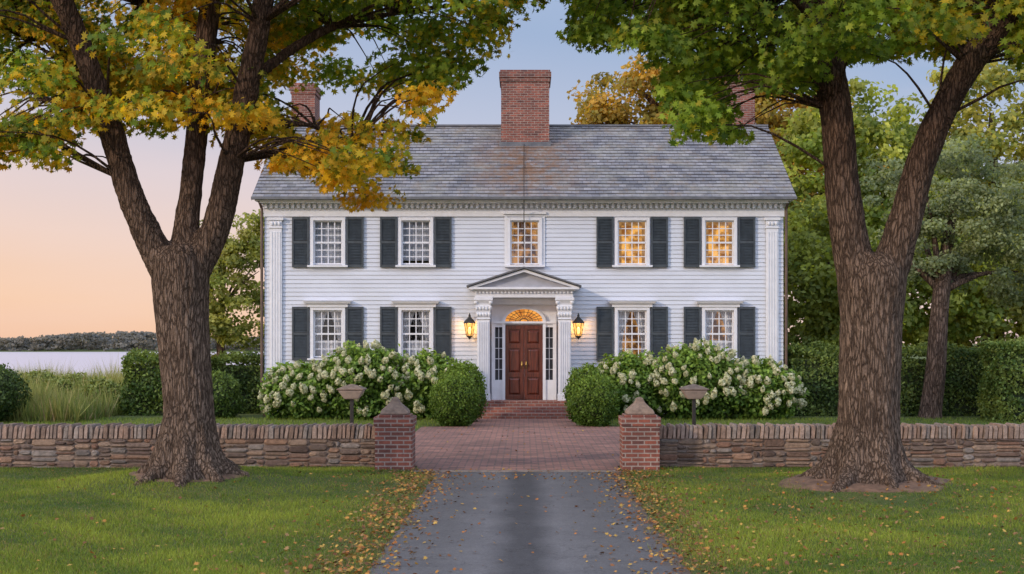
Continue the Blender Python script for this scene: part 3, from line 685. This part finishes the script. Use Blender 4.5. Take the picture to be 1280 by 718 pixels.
# ------------------------------------------------------------ garden wall & piers
def stone_wall(x0,x1,label):
    yf,yb=20.72,21.12
    E=empty("stone_wall",((x0+x1)/2,yf+.2,0),label,"wall","stone walls beside the entrance")
    mb=MB(); mb.box(x0,x1,yf-.002,yb+.002,-.15,.47); obj("core",mb,M_mortar,parent=E)
    mb=MB(); pal=[(.27,.17,.12),(.20,.13,.10),(.31,.22,.165),(.18,.135,.115),(.25,.185,.145),(.15,.105,.09),(.25,.145,.105),(.25,.22,.205)]
    for side in (0,1):
        x=x0
        while x<x1-.02:
            W=min(random.uniform(.16,.42),x1-x)
            if x1-(x+W)<.12: W=x1-x
            z=-.08+random.uniform(-.03,.0)
            while z<.45:
                h=random.choice([random.uniform(.035,.06),random.uniform(.05,.09),random.uniform(.08,.12)])
                if z+h>.43: h=.468-z
                n_=random.choice([1,1,2])
                cuts=[0,W] if n_==1 else [0,W*random.uniform(.3,.7),W]
                for q in range(n_):
                    xa,xb=x+cuts[q],x+cuts[q+1]
                    g=.009; d=random.uniform(.0,.03)
                    ext=(.04*random.random() if q==0 and xa>x0+.08 else 0)
                    X0,X1,Z0,Z1=xa+g-ext,xb-g,z+g,z+h-g
                    if Z1-Z0<.01: continue
                    i=min(.020,(Z1-Z0)*.34); j=lambda:random.uniform(-.012,.012)
                    # eight-sided, rounded rubble outline
                    c_=min((X1-X0)*.22,.035); cz_=(Z1-Z0)*.3
                    def ring(o_,yy,jj):
                        pts=[(X0+c_,Z0),(X1-c_,Z0),(X1,Z0+cz_),(X1,Z1-cz_),(X1-c_,Z1),(X0+c_,Z1),(X0,Z1-cz_),(X0,Z0+cz_)]
                        cx_,cz2=(X0+X1)/2,(Z0+Z1)/2
                        return [(px_-math.copysign(min(o_,abs(px_-cx_)*.6),px_-cx_)+jj()*.6,yy+jj()*.5,pz-math.copysign(min(o_,abs(pz-cz2)*.6),pz-cz2)+jj()*.35) for px_,pz in pts]
                    s_=1 if side==0 else -1; yw=yf if side==0 else yb
                    vs=ring(0,yw+s_*.03,lambda:0)+ring(0,yw-s_*(.008+d*.4),j)+ring(i,yw-s_*(.022+d),j)
                    fs=[(r*8+t_,r*8+(t_+1)%8,(r+1)*8+(t_+1)%8,(r+1)*8+t_) for r in range(2) for t_ in range(8)]+[tuple(range(16,24))]
                    c=random.choice(pal); k=random.uniform(.65,1.25)
                    mb.add(vs,fs,0,tuple(v*k for v in c))
                z+=h
            x+=W
    obj("stonework",mb,M_stone,parent=E,col=True)
    mb=MB(); x=x0
    while x<x1-.03:
        w=min(random.uniform(.055,.095),x1-x); g=.005; top=.685+random.uniform(-.020,.016); t=random.uniform(.0,.030)
        a,b=x+g,x+w-g; m=(b-a)*.28
        pr=[(a,.47),(b,.47),(b+t,top-.035),(b-m+t,top),(a+m+t,top),(a+t,top-.035)]
        dy=random.uniform(-.018,.018); n=6
        y0,y1=yf-.04+dy,yb+.04+dy
        vs=[]
        for yy,sc in ((y0,.80),(y0+.03,1),(y1-.03,1),(y1,.80)):
            cxm=(a+b)/2
            vs+=[(cxm+(px_-cxm)*sc,yy,.47+(pz-.47)*(.93 if sc<1 else 1)) for px_,pz in pr]
        fs=[tuple(range(n)),tuple(range(4*n-1,3*n-1,-1))]+[(r*n+i,(r+1)*n+i,(r+1)*n+(i+1)%n,r*n+(i+1)%n) for r in range(3) for i in range(n)]
        k=random.uniform(.6,1.15); mb.add(vs,fs,0,random.choice([(.38*k,.29*k,.25*k),(.34*k,.24*k,.195*k),(.32*k,.275*k,.255*k)])); x+=w
    obj("coping",mb,M_stone,parent=E,col=True)
stone_wall(-13.5,-2.38,"low rubble stone wall with upright coping stones")
stone_wall(2.17,13.5,"low rubble stone wall with upright coping stones")
for cx in (-2.06,1.85):
    E=empty("brick_pillar",(cx,20.5,0),"short brick gate pillar with pointed stone cap","pillar","gate pillars")
    mb=MB(); mb.box(cx-.295,cx+.295,20.205,20.795,-.1,.70); mb.box(cx-.315,cx+.315,20.185,20.815,.70,.84); mb.box(cx-.26,cx+.26,20.24,20.76,.84,.875); obj("post",mb,M_pillar,parent=E,bevel=.010)
    mb=MB(); mb.frus(cx,20.5,[(.215,.875),(.225,.90),(.20,.95),(.135,1.01),(.085,1.06),(.065,1.10),(.055,1.13),(.02,1.15)]); o=obj("cap",mb,M_capst,parent=E,bevel=.02)
for cx in (-3.0,2.96):
    E=empty("garden_sign",(cx,22.3,0),"small tapered sign box with hipped cap on post","sign","small signs behind the wall")
    mb=MB(); mb.box(cx-.03,cx+.03,22.27,22.33,-.05,1.05); obj("post",mb,M_dark,parent=E,bevel=.005)
    mb=MB(); mb.frus(cx,22.3,[(.11,1.04),(.13,1.06),(.20,1.17),(.205,1.20)]); obj("board",mb,M_signb,parent=E,bevel=.006)
    mb=MB(); mb.frus(cx,22.3,[(.235,1.20),(.235,1.22),(.14,1.26),(.05,1.29),(.015,1.30)]); obj("cap",mb,M_capst,parent=E,bevel=.006)
# ------------------------------------------------------------ HOUSE
FY=35.55; HW=7.2; BY=43.05
H=empty("house",(0,39.3,0),"white clapboard two-storey colonial house with slate roof","house")
WX=[-5.44,-3.0,.02,3.0,5.42]
wins=[(x,4.20,5.42,'U') for x in WX]+[(x,1.62,2.93,'L') for x in (-5.44,-3.0,3.0,5.42)]
hw=.40
mb=MB(); e=.117; rows=int(5.95/e)+1
for r in range(rows):
    z0=.05+r*e; z1=z0+e; zc=(z0+z1)/2
    iv=[(-HW,HW)]
    for (cx,a,b,_) in wins:
        if a-.04<zc<b+.04:
            niv=[]
            for (p,q) in iv:
                if p<cx-hw-.03 and q>cx+hw+.03: niv+=[(p,cx-hw-.03),(cx+hw+.03,q)]
                else: niv.append((p,q))
            iv=niv
    for p,q in iv:
        mb.quad((p,FY-.025,z0),(q,FY-.025,z0),(q,FY-.005,z1),(p,FY-.005,z1))
        mb.quad((p,FY-.003,z0),(q,FY-.003,z0),(q,FY-.025,z0),(p,FY-.025,z0))
    for s in (-1,1):
        a=(s*(HW+.02),FY,z0);b=(s*(HW+.02),BY,z0);c=(s*(HW),BY,z1);d=(s*HW,FY,z1)
        mb.quad(a,d,c,b) if s<0 else mb.quad(a,b,c,d)
        mb.quad((s*HW,FY,z0),(s*HW,BY,z0),(s*(HW+.02),BY,z0),(s*(HW+.02),FY,z0))
mb.quad((-HW,BY,0),(-HW,BY,6),(HW,BY,6),(HW,BY,0))
for s in (-1,1): mb.add([(s*HW,FY-.3,5.95),(s*HW,BY+.3,5.95),(s*HW,39.3,8.5)],[(0,1,2)])
obj("wall",mb,M_white,parent=H)
mb=MB(); mb.box(-HW-.03,HW+.03,FY-.05,BY,-.2,.045); obj("foundation",mb,M_brick,parent=H)
for s in (-1,1):
    cx=s*6.88; mb=MB()
    mb.box(cx-.17,cx+.17,FY-.09,FY-.032,.05,5.2)
    for dx in (-.11,-.037,.037,.11): mb.box(cx+dx-.022,cx+dx+.022,FY-.105,FY-.088,.45,5.1)
    mb.box(cx-.21,cx+.21,FY-.12,FY-.031,.05,.4)
    mb.box(cx-.19,cx+.19,FY-.115,FY-.031,5.2,5.25); mb.box(cx-.17,cx+.17,FY-.10,FY-.031,5.25,5.42); mb.box(cx-.22,cx+.22,FY-.14,FY-.031,5.42,5.50)
    for k in (-1,0,1): mb.ell((cx+k*.10,FY-.12,5.33),(.045,.03,.06),8,5)
    obj("pilaster",mb,M_trim,parent=H,bevel=.006)
    mb=MB(); mb.tube([(s*7.27,FY-.06,.1),(s*7.27,FY-.06,5.75),(s*7.3,FY-.3,5.95)],[.04]*3,8)
    obj("downspout",mb,M_gutter,parent=H)
mb=MB()
mb.box(-7.22,7.22,FY-.06,FY-.03,5.53,5.80)
mb.box(-7.25,7.25,FY-.10,FY-.03,5.80,5.83)
mb.box(-7.30,7.30,FY-.30,FY-.03,5.88,5.93)
mb.box(-7.40,7.40,FY-.38,FY-.03,5.93,6.0)
mb.box(-7.25,7.25,FY-.09,FY-.03,5.83,5.88)
x=-7.18
while x<7.15: mb.box(x,x+.075,FY-.17,FY-.09,5.755,5.879); x+=.15
obj("cornice",mb,M_trim,parent=H)
RF=MB(); y0,z0,y1,z1=FY-.42,6.02,39.3,8.68; nr=24
Rw=7.48
def rp(t,off=0): return (y0+(y1-y0)*t, z0+(z1-z0)*t+off)
for r in range(nr):
    a=r/nr;b=(r+1)/nr
    ya,za=rp(a,.026);yb_,zb=rp(b,.004)
    segs=30
    for k in range(segs):
        xa=-Rw+2*Rw*k/segs;xb=-Rw+2*Rw*(k+1)/segs
        f=lambda x_,zz:zz+.012*noise.noise(Vector((x_*.8,r*.6,0)))
        RF.quad((xa,ya,f(xa,za)),(xb,ya,f(xb,za)),(xb,yb_,f(xb,zb)),(xa,yb_,f(xa,zb)))
    yl,zl=rp(a,-.01); RF.quad((-Rw,yl,zl),(Rw,yl,zl),(Rw,ya,za-.008),(-Rw,ya,za-.008))
    RF.quad((Rw,2*39.3-ya,za),(-Rw,2*39.3-ya,za),(-Rw,2*39.3-yb_,zb),(Rw,2*39.3-yb_,zb))
for s in (-1,1):
    xx=s*Rw; RF.add([(xx,y0,z0-.10),(xx,y0,z0+.02),(xx,y1,z1+.02),(xx,2*y1-y0,z0+.02),(xx,2*y1-y0,z0-.1),(xx,y1,z1-.12)],[(0,1,2,5),(5,2,3,4)])
RF.quad((-Rw,y0,z0-.03),(-Rw,y1,z1-.06),(Rw,y1,z1-.06),(Rw,y0,z0-.03))
RF.quad((-Rw,2*y1-y0,z0-.03),(Rw,2*y1-y0,z0-.03),(Rw,y1,z1-.06),(-Rw,y1,z1-.06))
def ruv(p):
    q=p.copy()[:,:2]; q[:,1]=(p[:,1]-y0)/(y1-y0)*nr*.2; return q
ROOF=obj("roof",RF,M_slate,parent=H,origin=(0,35,0),uvfn=ruv)
mb=MB(); mb.box(-Rw,Rw,39.2,39.4,8.66,8.72); obj("ridge",mb,M_lead,parent=ROOF)
mb=MB(); mb.box(-Rw,Rw,y0-.09,y0+.0,5.955,6.035); obj("gutter",mb,M_lead,parent=ROOF,bevel=.01)
def chimney(x0,x1,ya,yb,z0,z1,flash):
    mb=MB(); mb.box(x0,x1,ya,yb,z0,z1-.34); mb.box(x0-.03,x1+.03,ya-.03,yb+.03,z1-.34,z1-.22); mb.box(x0-.06,x1+.06,ya-.06,yb+.06,z1-.22,z1-.06)
    mb.box(x0-.03,x1+.03,ya-.03,yb+.03,z1-.06,z1)
    o=obj("chimney",mb,M_brick,parent=ROOF)
    mb=MB(); mb.box(x0+.15,x1-.15,ya+.15,yb-.15,z1,z1+.02); obj("chimney_top",mb,M_dark,parent=ROOF)
    if flash:
        mb=MB(); mb.box(x0-.05,x1+.05,ya-.04,ya-.004,z0+.2,z0+.50); obj("flashing",mb,M_lead,parent=ROOF)
chimney(-.68,.75,38.05,39.55,7.5,10.14,True)
chimney(-7.45,-6.70,41.0,42.0,6.8,10.35,False)
chimney(6.62,7.40,41.0,42.0,6.8,10.6,False)
mb=MB(); mb.tube([(.0,38.04,7.95),(0,37,7.27),(0,y0-.02,6.10),(0,FY-.5,6.0),(0,FY-.2,5.6),(.0,FY-.15,4.2)],[.011]*6,6); obj("lightning_cable",mb,M_dark,parent=H)
Lit={(3,'U'):M_lit,(4,'U'):M_lit,(2,'U'):M_lit2}
def window(cx,a,b,kind):
    i=min(range(5),key=lambda k:abs(WX[k]-cx))
    W=empty("window",(cx,FY,a),None,None,parent=H)
    fm=MB(); t=.085
    fm.box(cx-hw-t,cx-hw,FY-.085,FY+.10,a-.02,b+t); fm.box(cx+hw,cx+hw+t,FY-.085,FY+.10,a-.02,b+t); fm.box(cx-hw,cx+hw,FY-.085,FY+.10,b,b+t)
    if kind=='L':
        fm.box(cx-.56,cx+.56,FY-.11,FY-.03,b+t+.002,b+t+.10); fm.box(cx-.64,cx+.64,FY-.17,FY-.03,b+t+.102,b+t+.15); fm.box(cx-.68,cx+.68,FY-.21,FY-.03,b+t+.152,b+t+.175)
    if i==2:
        fm.box(cx-.56,cx-hw-t-.002,FY-.05,FY-.03,a-.05,b+.17); fm.box(cx+hw+t+.002,cx+.56,FY-.05,FY-.03,a-.05,b+.17); fm.box(cx-.60,cx+.60,FY-.12,FY-.03,b+.172,b+.23)
    obj("frame",fm,M_trim,parent=W,bevel=.004)
    sm_=MB(); sm_.box(cx-.56,cx+.56,FY-.14,FY+.08,a-.075,a-.022); obj("sill",sm_,M_trim,parent=W,bevel=.006)
    s=MB(); m=.038; ym=FY+.0
    s.box(cx-hw+.002,cx-hw+m,ym,ym+.04,a,b-.002);s.box(cx+hw-m,cx+hw-.002,ym,ym+.04,a,b-.002);s.box(cx-hw+m,cx+hw-m,ym,ym+.04,a,a+m);s.box(cx-hw+m,cx+hw-m,ym,ym+.04,b-m,b-.002)
    mid=(a+b)/2; s.box(cx-hw+m,cx+hw-m,ym-.012,ym+.038,mid-.024,mid+.024)
    ww=(2*hw-2*m)
    for k in range(1,4): xx=cx-hw+m+ww*k/4; s.box(xx-.013,xx+.013,ym+.004,ym+.034,a+m,b-m)
    for k in (1,2):
        for (l,u) in ((a+m,mid-.024),(mid+.024,b-m)):
            zz=l+(u-l)*k/3; s.box(cx-hw+m,cx+hw-m,ym+.006,ym+.032,zz-.012,zz+.012)
    obj("sash",s,M_trim,parent=W)
    gmb=MB(); gmb.quad((cx-hw,ym+.02,a),(cx+hw,ym+.02,a),(cx+hw,ym+.02,b),(cx-hw,ym+.02,b)); obj("glass",gmb,M_glass,parent=W)
    inn=MB(); D=.75; X0,X1=cx-hw-.1,cx+hw+.1
    inn.quad((X0,FY+D,a-.1),(X1,FY+D,a-.1),(X1,FY+D,b+.1),(X0,FY+D,b+.1)); 
    for xx in (X0,X1): inn.quad((xx,FY+.08,a-.1),(xx,FY+D,a-.1),(xx,FY+D,b+.1),(xx,FY+.08,b+.1))
    inn.quad((X0,FY+.08,b+.1),(X1,FY+.08,b+.1),(X1,FY+D,b+.1),(X0,FY+D,b+.1)); inn.quad((X0,FY+.08,a-.1),(X1,FY+.08,a-.1),(X1,FY+D,a-.1),(X0,FY+D,a-.1))
    mat=Lit.get((i,kind),M_inner)
    if kind=='L' and i>=3: mat=M_lit2
    obj("interior",inn,mat,parent=W)
    def curtain(xa,xb,za,zb,mt,amp=.018,f=45):
        c=MB(); n=28
        for k in range(n):
            x0_=xa+(xb-xa)*k/n;x1_=xa+(xb-xa)*(k+1)/n
            f0=FY+.14+amp*math.sin(x0_*f);f1=FY+.14+amp*math.sin(x1_*f)
            c.quad((x0_,f0,za),(x1_,f1,za),(x1_,f1,zb),(x0_,f0,zb))
        obj("curtain",c,mt,parent=W,smooth=True)
    def swag(side,mt):
        c=MB(); n=14; rows_=10
        for r_ in range(rows_):
            def wid(t): return .37-.24*math.sin(min(1,t*1.15)*math.pi*.5) if t<.75 else .13+.05*(t-.75)/.25
            t0=r_/rows_;t1=(r_+1)/rows_
            for k in range(n):
                def pt(u,t):
                    return (cx+side*(hw-u*wid(t)),FY+.14+.02*math.sin(u*22+side),b-(b-a)*t)
                c.quad(pt(k/n,t0),pt((k+1)/n,t0),pt((k+1)/n,t1),pt(k/n,t1))
        obj("curtain",c,mt,parent=W,smooth=True)
    if kind=='U':
        if i<2: curtain(cx-hw,cx+hw,a+(.0 if i==0 else .12),b,M_blind,.008,60)
        else:
            w_=.09 if i==2 else .12
            curtain(cx-hw,cx-hw+w_,a,b,M_litcur);curtain(cx+hw-w_,cx+hw,a,b,M_litcur)
            if i>2: curtain(cx-hw+w_,cx+hw-w_,b-.13,b,M_litcur,.008)
    else:
        swag(-1,M_curtain);swag(1,M_curtain)
        if i!=3: curtain(cx-hw+.14,cx+hw-.14,a,a+.48,M_curtain,.012)
    if i!=2:
        for s_ in (-1,1):
            sx_=cx+s_*.755; sh=MB(); w=.235; za,zb=a-.08,b+.10; t=.05
            sh.box(sx_-w,sx_-w+t,FY-.085,FY-.035,za,zb);sh.box(sx_+w-t,sx_+w,FY-.085,FY-.035,za,zb)
            for z_ in (za,(za+zb)/2-.04,zb-.07): sh.box(sx_-w+t,sx_+w-t,FY-.083,FY-.037,z_,z_+.07)
            z_=za+.08
            while z_<zb-.08:
                if not ((za+zb)/2-.07<z_<(za+zb)/2+.03): sh.quad((sx_-w+t,FY-.078,z_),(sx_+w-t,FY-.078,z_),(sx_+w-t,FY-.045,z_+.042),(sx_-w+t,FY-.045,z_+.042))
                z_+=.042
            sh.box(sx_-w+t,sx_+w-t,FY-.042,FY-.038,za+.05,zb-.05)
            obj("shutter",sh,M_shut,parent=W)
for w_ in wins: window(*w_)
PY=FY-.62
D=empty("door",(0,FY-.1,.45),None,None,parent=H)
def leafdoor(xa,xb):
    d=MB(); z0_,z1_=.46,2.52; yb_=FY-.10
    d.box(xa,xb,yb_,yb_+.045,z0_,z1_)
    w=.085
    d.box(xa,xa+w,yb_-.035,yb_-.001,z0_,z1_);d.box(xb-w,xb,yb_-.035,yb_-.001,z0_,z1_)
    for zz in (z0_,z0_+.62,z0_+1.42,z1_-.12): d.box(xa+w,xb-w,yb_-.035,yb_-.001,zz,zz+.11)
    for (l,u) in ((z0_+.14,z0_+.59),(z0_+.76,z0_+1.39),(z0_+1.56,z1_-.15)): d.raised(xa+w+.02,xb-w-.02,yb_-.002,yb_-.03,l,u,.045)
    obj("door_leaf",d,M_door,parent=D,bevel=.004)
leafdoor(-.52,-.006);leafdoor(.006,.52)
mb=MB(); mb.ell((.06,FY-.18,1.42),(.03,.03,.03),10,6); mb.ell((-.06,FY-.18,1.42),(.03,.03,.03),10,6); mb.box(-.075,-.045,FY-.143,FY-.136,1.3,1.52); mb.box(.045,.075,FY-.143,FY-.136,1.3,1.52); obj("handle",mb,M_brass,parent=D,smooth=True)
SU=empty("doorway",(0,FY-.05,.45),None,None,parent=H)
s=MB()
s.box(-.90,.90,FY-.05,FY-.035,.45,3.3)
for sg in (-1,1):
    a_,b_=sorted((sg*.52,sg*.60)); s.box(a_,b_,FY-.19,FY-.051,.45,2.56)
    a_,b_=sorted((sg*.80,sg*.895)); s.box(a_,b_,FY-.19,FY-.051,.45,2.56)
    a_,b_=sorted((sg*.60,sg*.80)); s.box(a_,b_,FY-.15,FY-.051,.45,1.0)
    s.box(a_,b_,FY-.15,FY-.051,2.46,2.56)
s.box(-.895,.895,FY-.21,FY-.051,2.562,2.62)
n=20; cz=2.62; rx_,rz_=.52,.34
for k in range(n):
    a0=math.pi*k/n;a1=math.pi*(k+1)/n
    q=lambda a,m:(m*rx_*math.cos(a)*1.0,cz+m*rz_*math.sin(a))
    (xa,za),(xb,zb),(xc,zc),(xd,zd)=q(a0,1),q(a0,1.16),q(a1,1.16),q(a1,1)
    s.prism([(xa,za),(xb,zb),(xc,zc),(xd,zd)],FY-.15,FY-.051)
s.box(-.05,.05,FY-.19,FY-.051,cz+rz_,cz+rz_+.14)
obj("surround",s,M_trim,parent=SU)
s=MB(); s.add([(rx_*math.cos(math.pi*k/n),FY-.055,cz+.0+rz_*math.sin(math.pi*k/n)) for k in range(n+1)],[tuple(range(n+1))]); obj("fanlight",s,M_fan,parent=SU)
s=MB()
for k in range(1,12):
    a0=math.pi*k/12; c_,s__=math.cos(a0),math.sin(a0)
    s.tube([(.10*c_,FY-.065,cz+.06*s__),(rx_*c_,FY-.065,cz+rz_*s__)],[.009,.009],4)
s.tube([(.11*math.cos(math.pi*k/10),FY-.068,cz+.08*math.sin(math.pi*k/10)) for k in range(11)],[.014]*11,4)
for q_ in (.24,.40): s.tube([(q_*math.cos(math.pi*k/12),FY-.068,cz+q_*.65*math.sin(math.pi*k/12)) for k in range(13)],[.009]*13,4)
obj("fanlight_bars",s,M_dark,parent=SU)
for sg in (-1,1):
    s=MB(); a_,b_=sorted((sg*.60,sg*.80)); s.quad((a_,FY-.057,1.0),(b_,FY-.057,1.0),(b_,FY-.057,2.46),(a_,FY-.057,2.46)); obj("sidelight",s,M_inner,parent=SU)
    s=MB(); s.box((a_+b_)/2-.009,(a_+b_)/2+.009,FY-.08,FY-.06,1.0,2.46)
    for k in range(1,5): s.box(a_,b_,FY-.081,FY-.061,1.0+k*.292-.009,1.0+k*.292+.009)
    obj("sidelight_bars",s,M_trim,parent=SU)
PO=empty("portico",(0,PY,.45),None,None,parent=H)
for sg in (-1,1):
    cx=sg*1.11; s=MB()
    for (ya,yb_) in ((PY,PY+.34),(FY-.14,FY-.035)):
        s.box(cx-.19,cx+.19,ya-.02,yb_,.45,.62); s.box(cx-.17,cx+.17,ya,yb_,.62,2.66)
    for dx in (-.12,-.06,0,.06,.12): s.box(cx+dx-.016,cx+dx+.016,PY-.022,PY-.001,.72,2.6)
    obj("column",s,M_trim,parent=PO,bevel=.004)
    s=MB(); yy=PY+.17
    s.frus(cx,yy,[(.175,2.662),(.20,2.68),(.175,2.70),(.18,2.74),(.215,2.83),(.185,2.85),(.20,2.92),(.24,3.02),(.20,3.04),(.21,3.10),(.27,3.20)],4)
    for k in range(-2,3):
        s.ell((cx+k*.08,yy-.20,2.80),(.035,.03,.06),8,5); s.ell((cx+k*.09,yy-.22,2.97),(.035,.03,.055),8,5)
    for k in (-1,1): s.ell((cx+k*.20,yy-.22,3.13),(.055,.04,.055),10,6)
    s.box(cx-.26,cx+.26,PY-.09,PY+.40,3.20,3.26)
    obj("capital",s,M_trim,parent=PO,bevel=.004)
s=MB()
s.box(-1.34,1.34,PY-.05,FY-.035,3.262,3.36)
s.box(-1.38,1.38,PY-.09,FY-.035,3.44,3.48); s.box(-1.34,1.34,PY-.04,FY-.035,3.36,3.44)
x=-1.33
while x<1.3: s.box(x,x+.05,PY-.085,PY-.04,3.37,3.438); x+=.10
s.box(-1.50,1.50,PY-.18,FY-.035,3.48,3.54)
s.box(-.92,.92,FY-.30,FY-.035,3.08,3.261)
obj("entablature",s,M_trim,parent=PO,bevel=.004)
s=MB(); s.prism([(-1.38,3.541),(1.38,3.541),(0,3.99)],PY-.02,FY-.035); obj("pediment",s,M_tymp,parent=PO)
s=MB()
for sg in (-1,1):
    s.prism([(sg*1.50,3.541),(0,4.03),(0,3.955),(sg*1.30,3.541)] if sg>0 else [(sg*1.50,3.541),(sg*1.30,3.541),(0,3.955),(0,4.03)],PY-.16,PY-.021)
obj("raking_cornice",s,M_trim,parent=PO)
s=MB()
for sg in (-1,1):
    p=[(sg*1.56,3.545),(0,4.055),(0,4.10),(sg*1.56,3.59)]
    s.prism(p if sg>0 else p[::-1],PY-.22,FY-.03)
obj("canopy_roof",s,M_lead,parent=PO)
s=MB()
s.box(-1.26,1.26,PY-.20,FY-.035,-.1,.45); s.box(-1.28,1.28,PY-.52,PY-.201,-.1,.30); s.box(-1.30,1.30,PY-.84,PY-.521,-.1,.15)
obj("steps",s,brick("step_brick",(.34,.12,.085),(.21,.08,.065),(.32,.27,.24),.2,.075,.009),parent=H,bevel=.012)
def lantern(cx):
    E=empty("wall_lantern",(cx,FY-.1,2.4),None,None,parent=H); y_=FY-.25
    s=MB(); s.box(cx-.05,cx+.05,FY-.05,FY-.03,2.2,2.5); s.tube([(cx,FY-.05,2.28),(cx,FY-.15,2.14),(cx,y_,2.14),(cx,y_,2.20)],[.014]*4,6,sub=3)
    s.tube([(cx,FY-.05,2.42),(cx,FY-.12,2.78),(cx,y_,2.84),(cx,y_,2.74)],[.012]*4,6,sub=3); obj("bracket",s,M_dark,parent=E)
    s=MB(); s.frus(cx,y_,[(.02,2.13),(.05,2.17),(.09,2.20),(.09,2.22)],6,0)
    s.frus(cx,y_,[(.17,2.565),(.165,2.59),(.10,2.67),(.05,2.72),(.03,2.76),(.035,2.79),(.008,2.83)],6,0)
    for i in range(6):
        a=2*math.pi*i/6; s.tube([(cx+.085*math.cos(a),y_+.085*math.sin(a),2.22),(cx+.15*math.cos(a),y_+.15*math.sin(a),2.57)],[.011,.011],5)
    obj("cage",s,M_dark,parent=E)
    s=MB(); s.ell((cx,y_,2.37),(.05,.05,.09),10,8); obj("lamp",s,M_flame,parent=E,smooth=True)
    s=MB(); s.frus(cx,y_,[(.078,2.222),(.14,2.563)],6,0); obj("lantern_glass",s,M_lglass,parent=E)
    li=bpy.data.lights.new("lantern_light","POINT"); li.energy=30; li.color=(1,.55,.2); li.shadow_soft_size=.06
    lo=bpy.data.objects.new("lantern_light",li); link(lo,E,(cx,y_-.0,2.48))
m,nt,b=newmat("lantern_glass"); nt.nodes.remove(b)
tr=N_(nt,"ShaderNodeBsdfTransparent"); tr.inputs[0].default_value=(1,.88,.65,1); em=N_(nt,"ShaderNodeEmission"); em.inputs[0].default_value=(1,.5,.14,1); em.inputs[1].default_value=1.6
mx=N_(nt,"ShaderNodeMixShader"); mx.inputs[0].default_value=.5; nt.links.new(tr.outputs[0],mx.inputs[1]); nt.links.new(em.outputs[0],mx.inputs[2]); nt.links.new(mx.outputs[0],nt.nodes["Material Output"].inputs["Surface"])
M_lglass=m
lantern(-1.5);lantern(1.5)
# ------------------------------------------------------------ world, sun, camera
w=bpy.data.worlds.new("World"); scene.world=w; w.use_nodes=True; nt=w.node_tree
bg=nt.nodes["Background"]; out=nt.nodes["World Output"]
sky=N_(nt,"ShaderNodeTexSky",sky_type="NISHITA"); sky.sun_disc=False
sund=Vector((-.80,-.60,.0)).normalized(); el=math.radians(20)
sky.sun_elevation=math.radians(4); sky.sun_rotation=math.atan2(sund.x,sund.y)
nt.links.new(sky.outputs[0],bg.inputs["Color"]); bg.inputs["Strength"].default_value=.02
tc=N_(nt,"ShaderNodeTexCoord"); sx=N_(nt,"ShaderNodeSeparateXYZ"); nt.links.new(tc.outputs["Generated"],sx.inputs[0])
m1=N_(nt,"ShaderNodeMath",operation="MULTIPLY_ADD"); nt.links.new(sx.outputs[0],m1.inputs[0]); m1.inputs[1].default_value=.12; m1.inputs[2].default_value=.044
m2=N_(nt,"ShaderNodeMath",operation="ADD"); nt.links.new(m1.outputs[0],m2.inputs[0]); nt.links.new(sx.outputs[2],m2.inputs[1])
cr=ramp(nt,m2.outputs[0],[(0.0,(.92,.56,.37)),(.035,(.93,.61,.43)),(.085,(.86,.64,.57)),(.14,(.73,.62,.66)),(.205,(.50,.54,.70)),(.28,(.34,.44,.65)),(1.0,(.80,.88,1.08))])
cm=N_(nt,"ShaderNodeMapping"); cm.inputs["Scale"].default_value=(1.2,1.2,9); nt.links.new(tc.outputs["Generated"],cm.inputs["Vector"])
cn=N_(nt,"ShaderNodeTexNoise"); cn.inputs["Scale"].default_value=2.2; cn.inputs["Detail"].default_value=6; nt.links.new(cm.outputs["Vector"],cn.inputs["Vector"])
cr=mixc(nt,ramp(nt,cn.outputs["Fac"],[(.48,(0,0,0)),(.78,(.25,.25,.25))]),cr,(.90,.70,.68))
b2=N_(nt,"ShaderNodeBackground"); nt.links.new(cr,b2.inputs[0])
mr=N_(nt,"ShaderNodeMapRange"); mr.inputs[1].default_value=.3; mr.inputs[2].default_value=-.9; mr.inputs[3].default_value=.97; mr.inputs[4].default_value=2.3
nt.links.new(sx.outputs[1],mr.inputs[0]); nt.links.new(mr.outputs[0],b2.inputs[1])
ad=N_(nt,"ShaderNodeAddShader"); nt.links.new(bg.outputs[0],ad.inputs[0]); nt.links.new(b2.outputs[0],ad.inputs[1]); nt.links.new(ad.outputs[0],out.inputs[0])
sl_=bpy.data.lights.new("sun","SUN"); sl_.energy=2.0; sl_.angle=math.radians(3); sl_.color=(1,.80,.58)
so=bpy.data.objects.new("sun",sl_); COL.objects.link(so)
dv=Vector((-sund.x*math.cos(el),-sund.y*math.cos(el),-math.sin(el))); so.rotation_euler=dv.to_track_quat('-Z','Y').to_euler()
cam=bpy.data.cameras.new("camera"); cam.lens=45; cam.sensor_width=36; cam.shift_x=-15/1280; cam.shift_y=71/1280; cam.clip_end=8000; cam.clip_start=.1
co=bpy.data.objects.new("camera",cam); COL.objects.link(co); co.location=(0,0,2); co.rotation_euler=(math.radians(90),0,0); scene.camera=co
scene.view_settings.view_transform='Standard'; scene.view_settings.look='None'; scene.view_settings.exposure=0
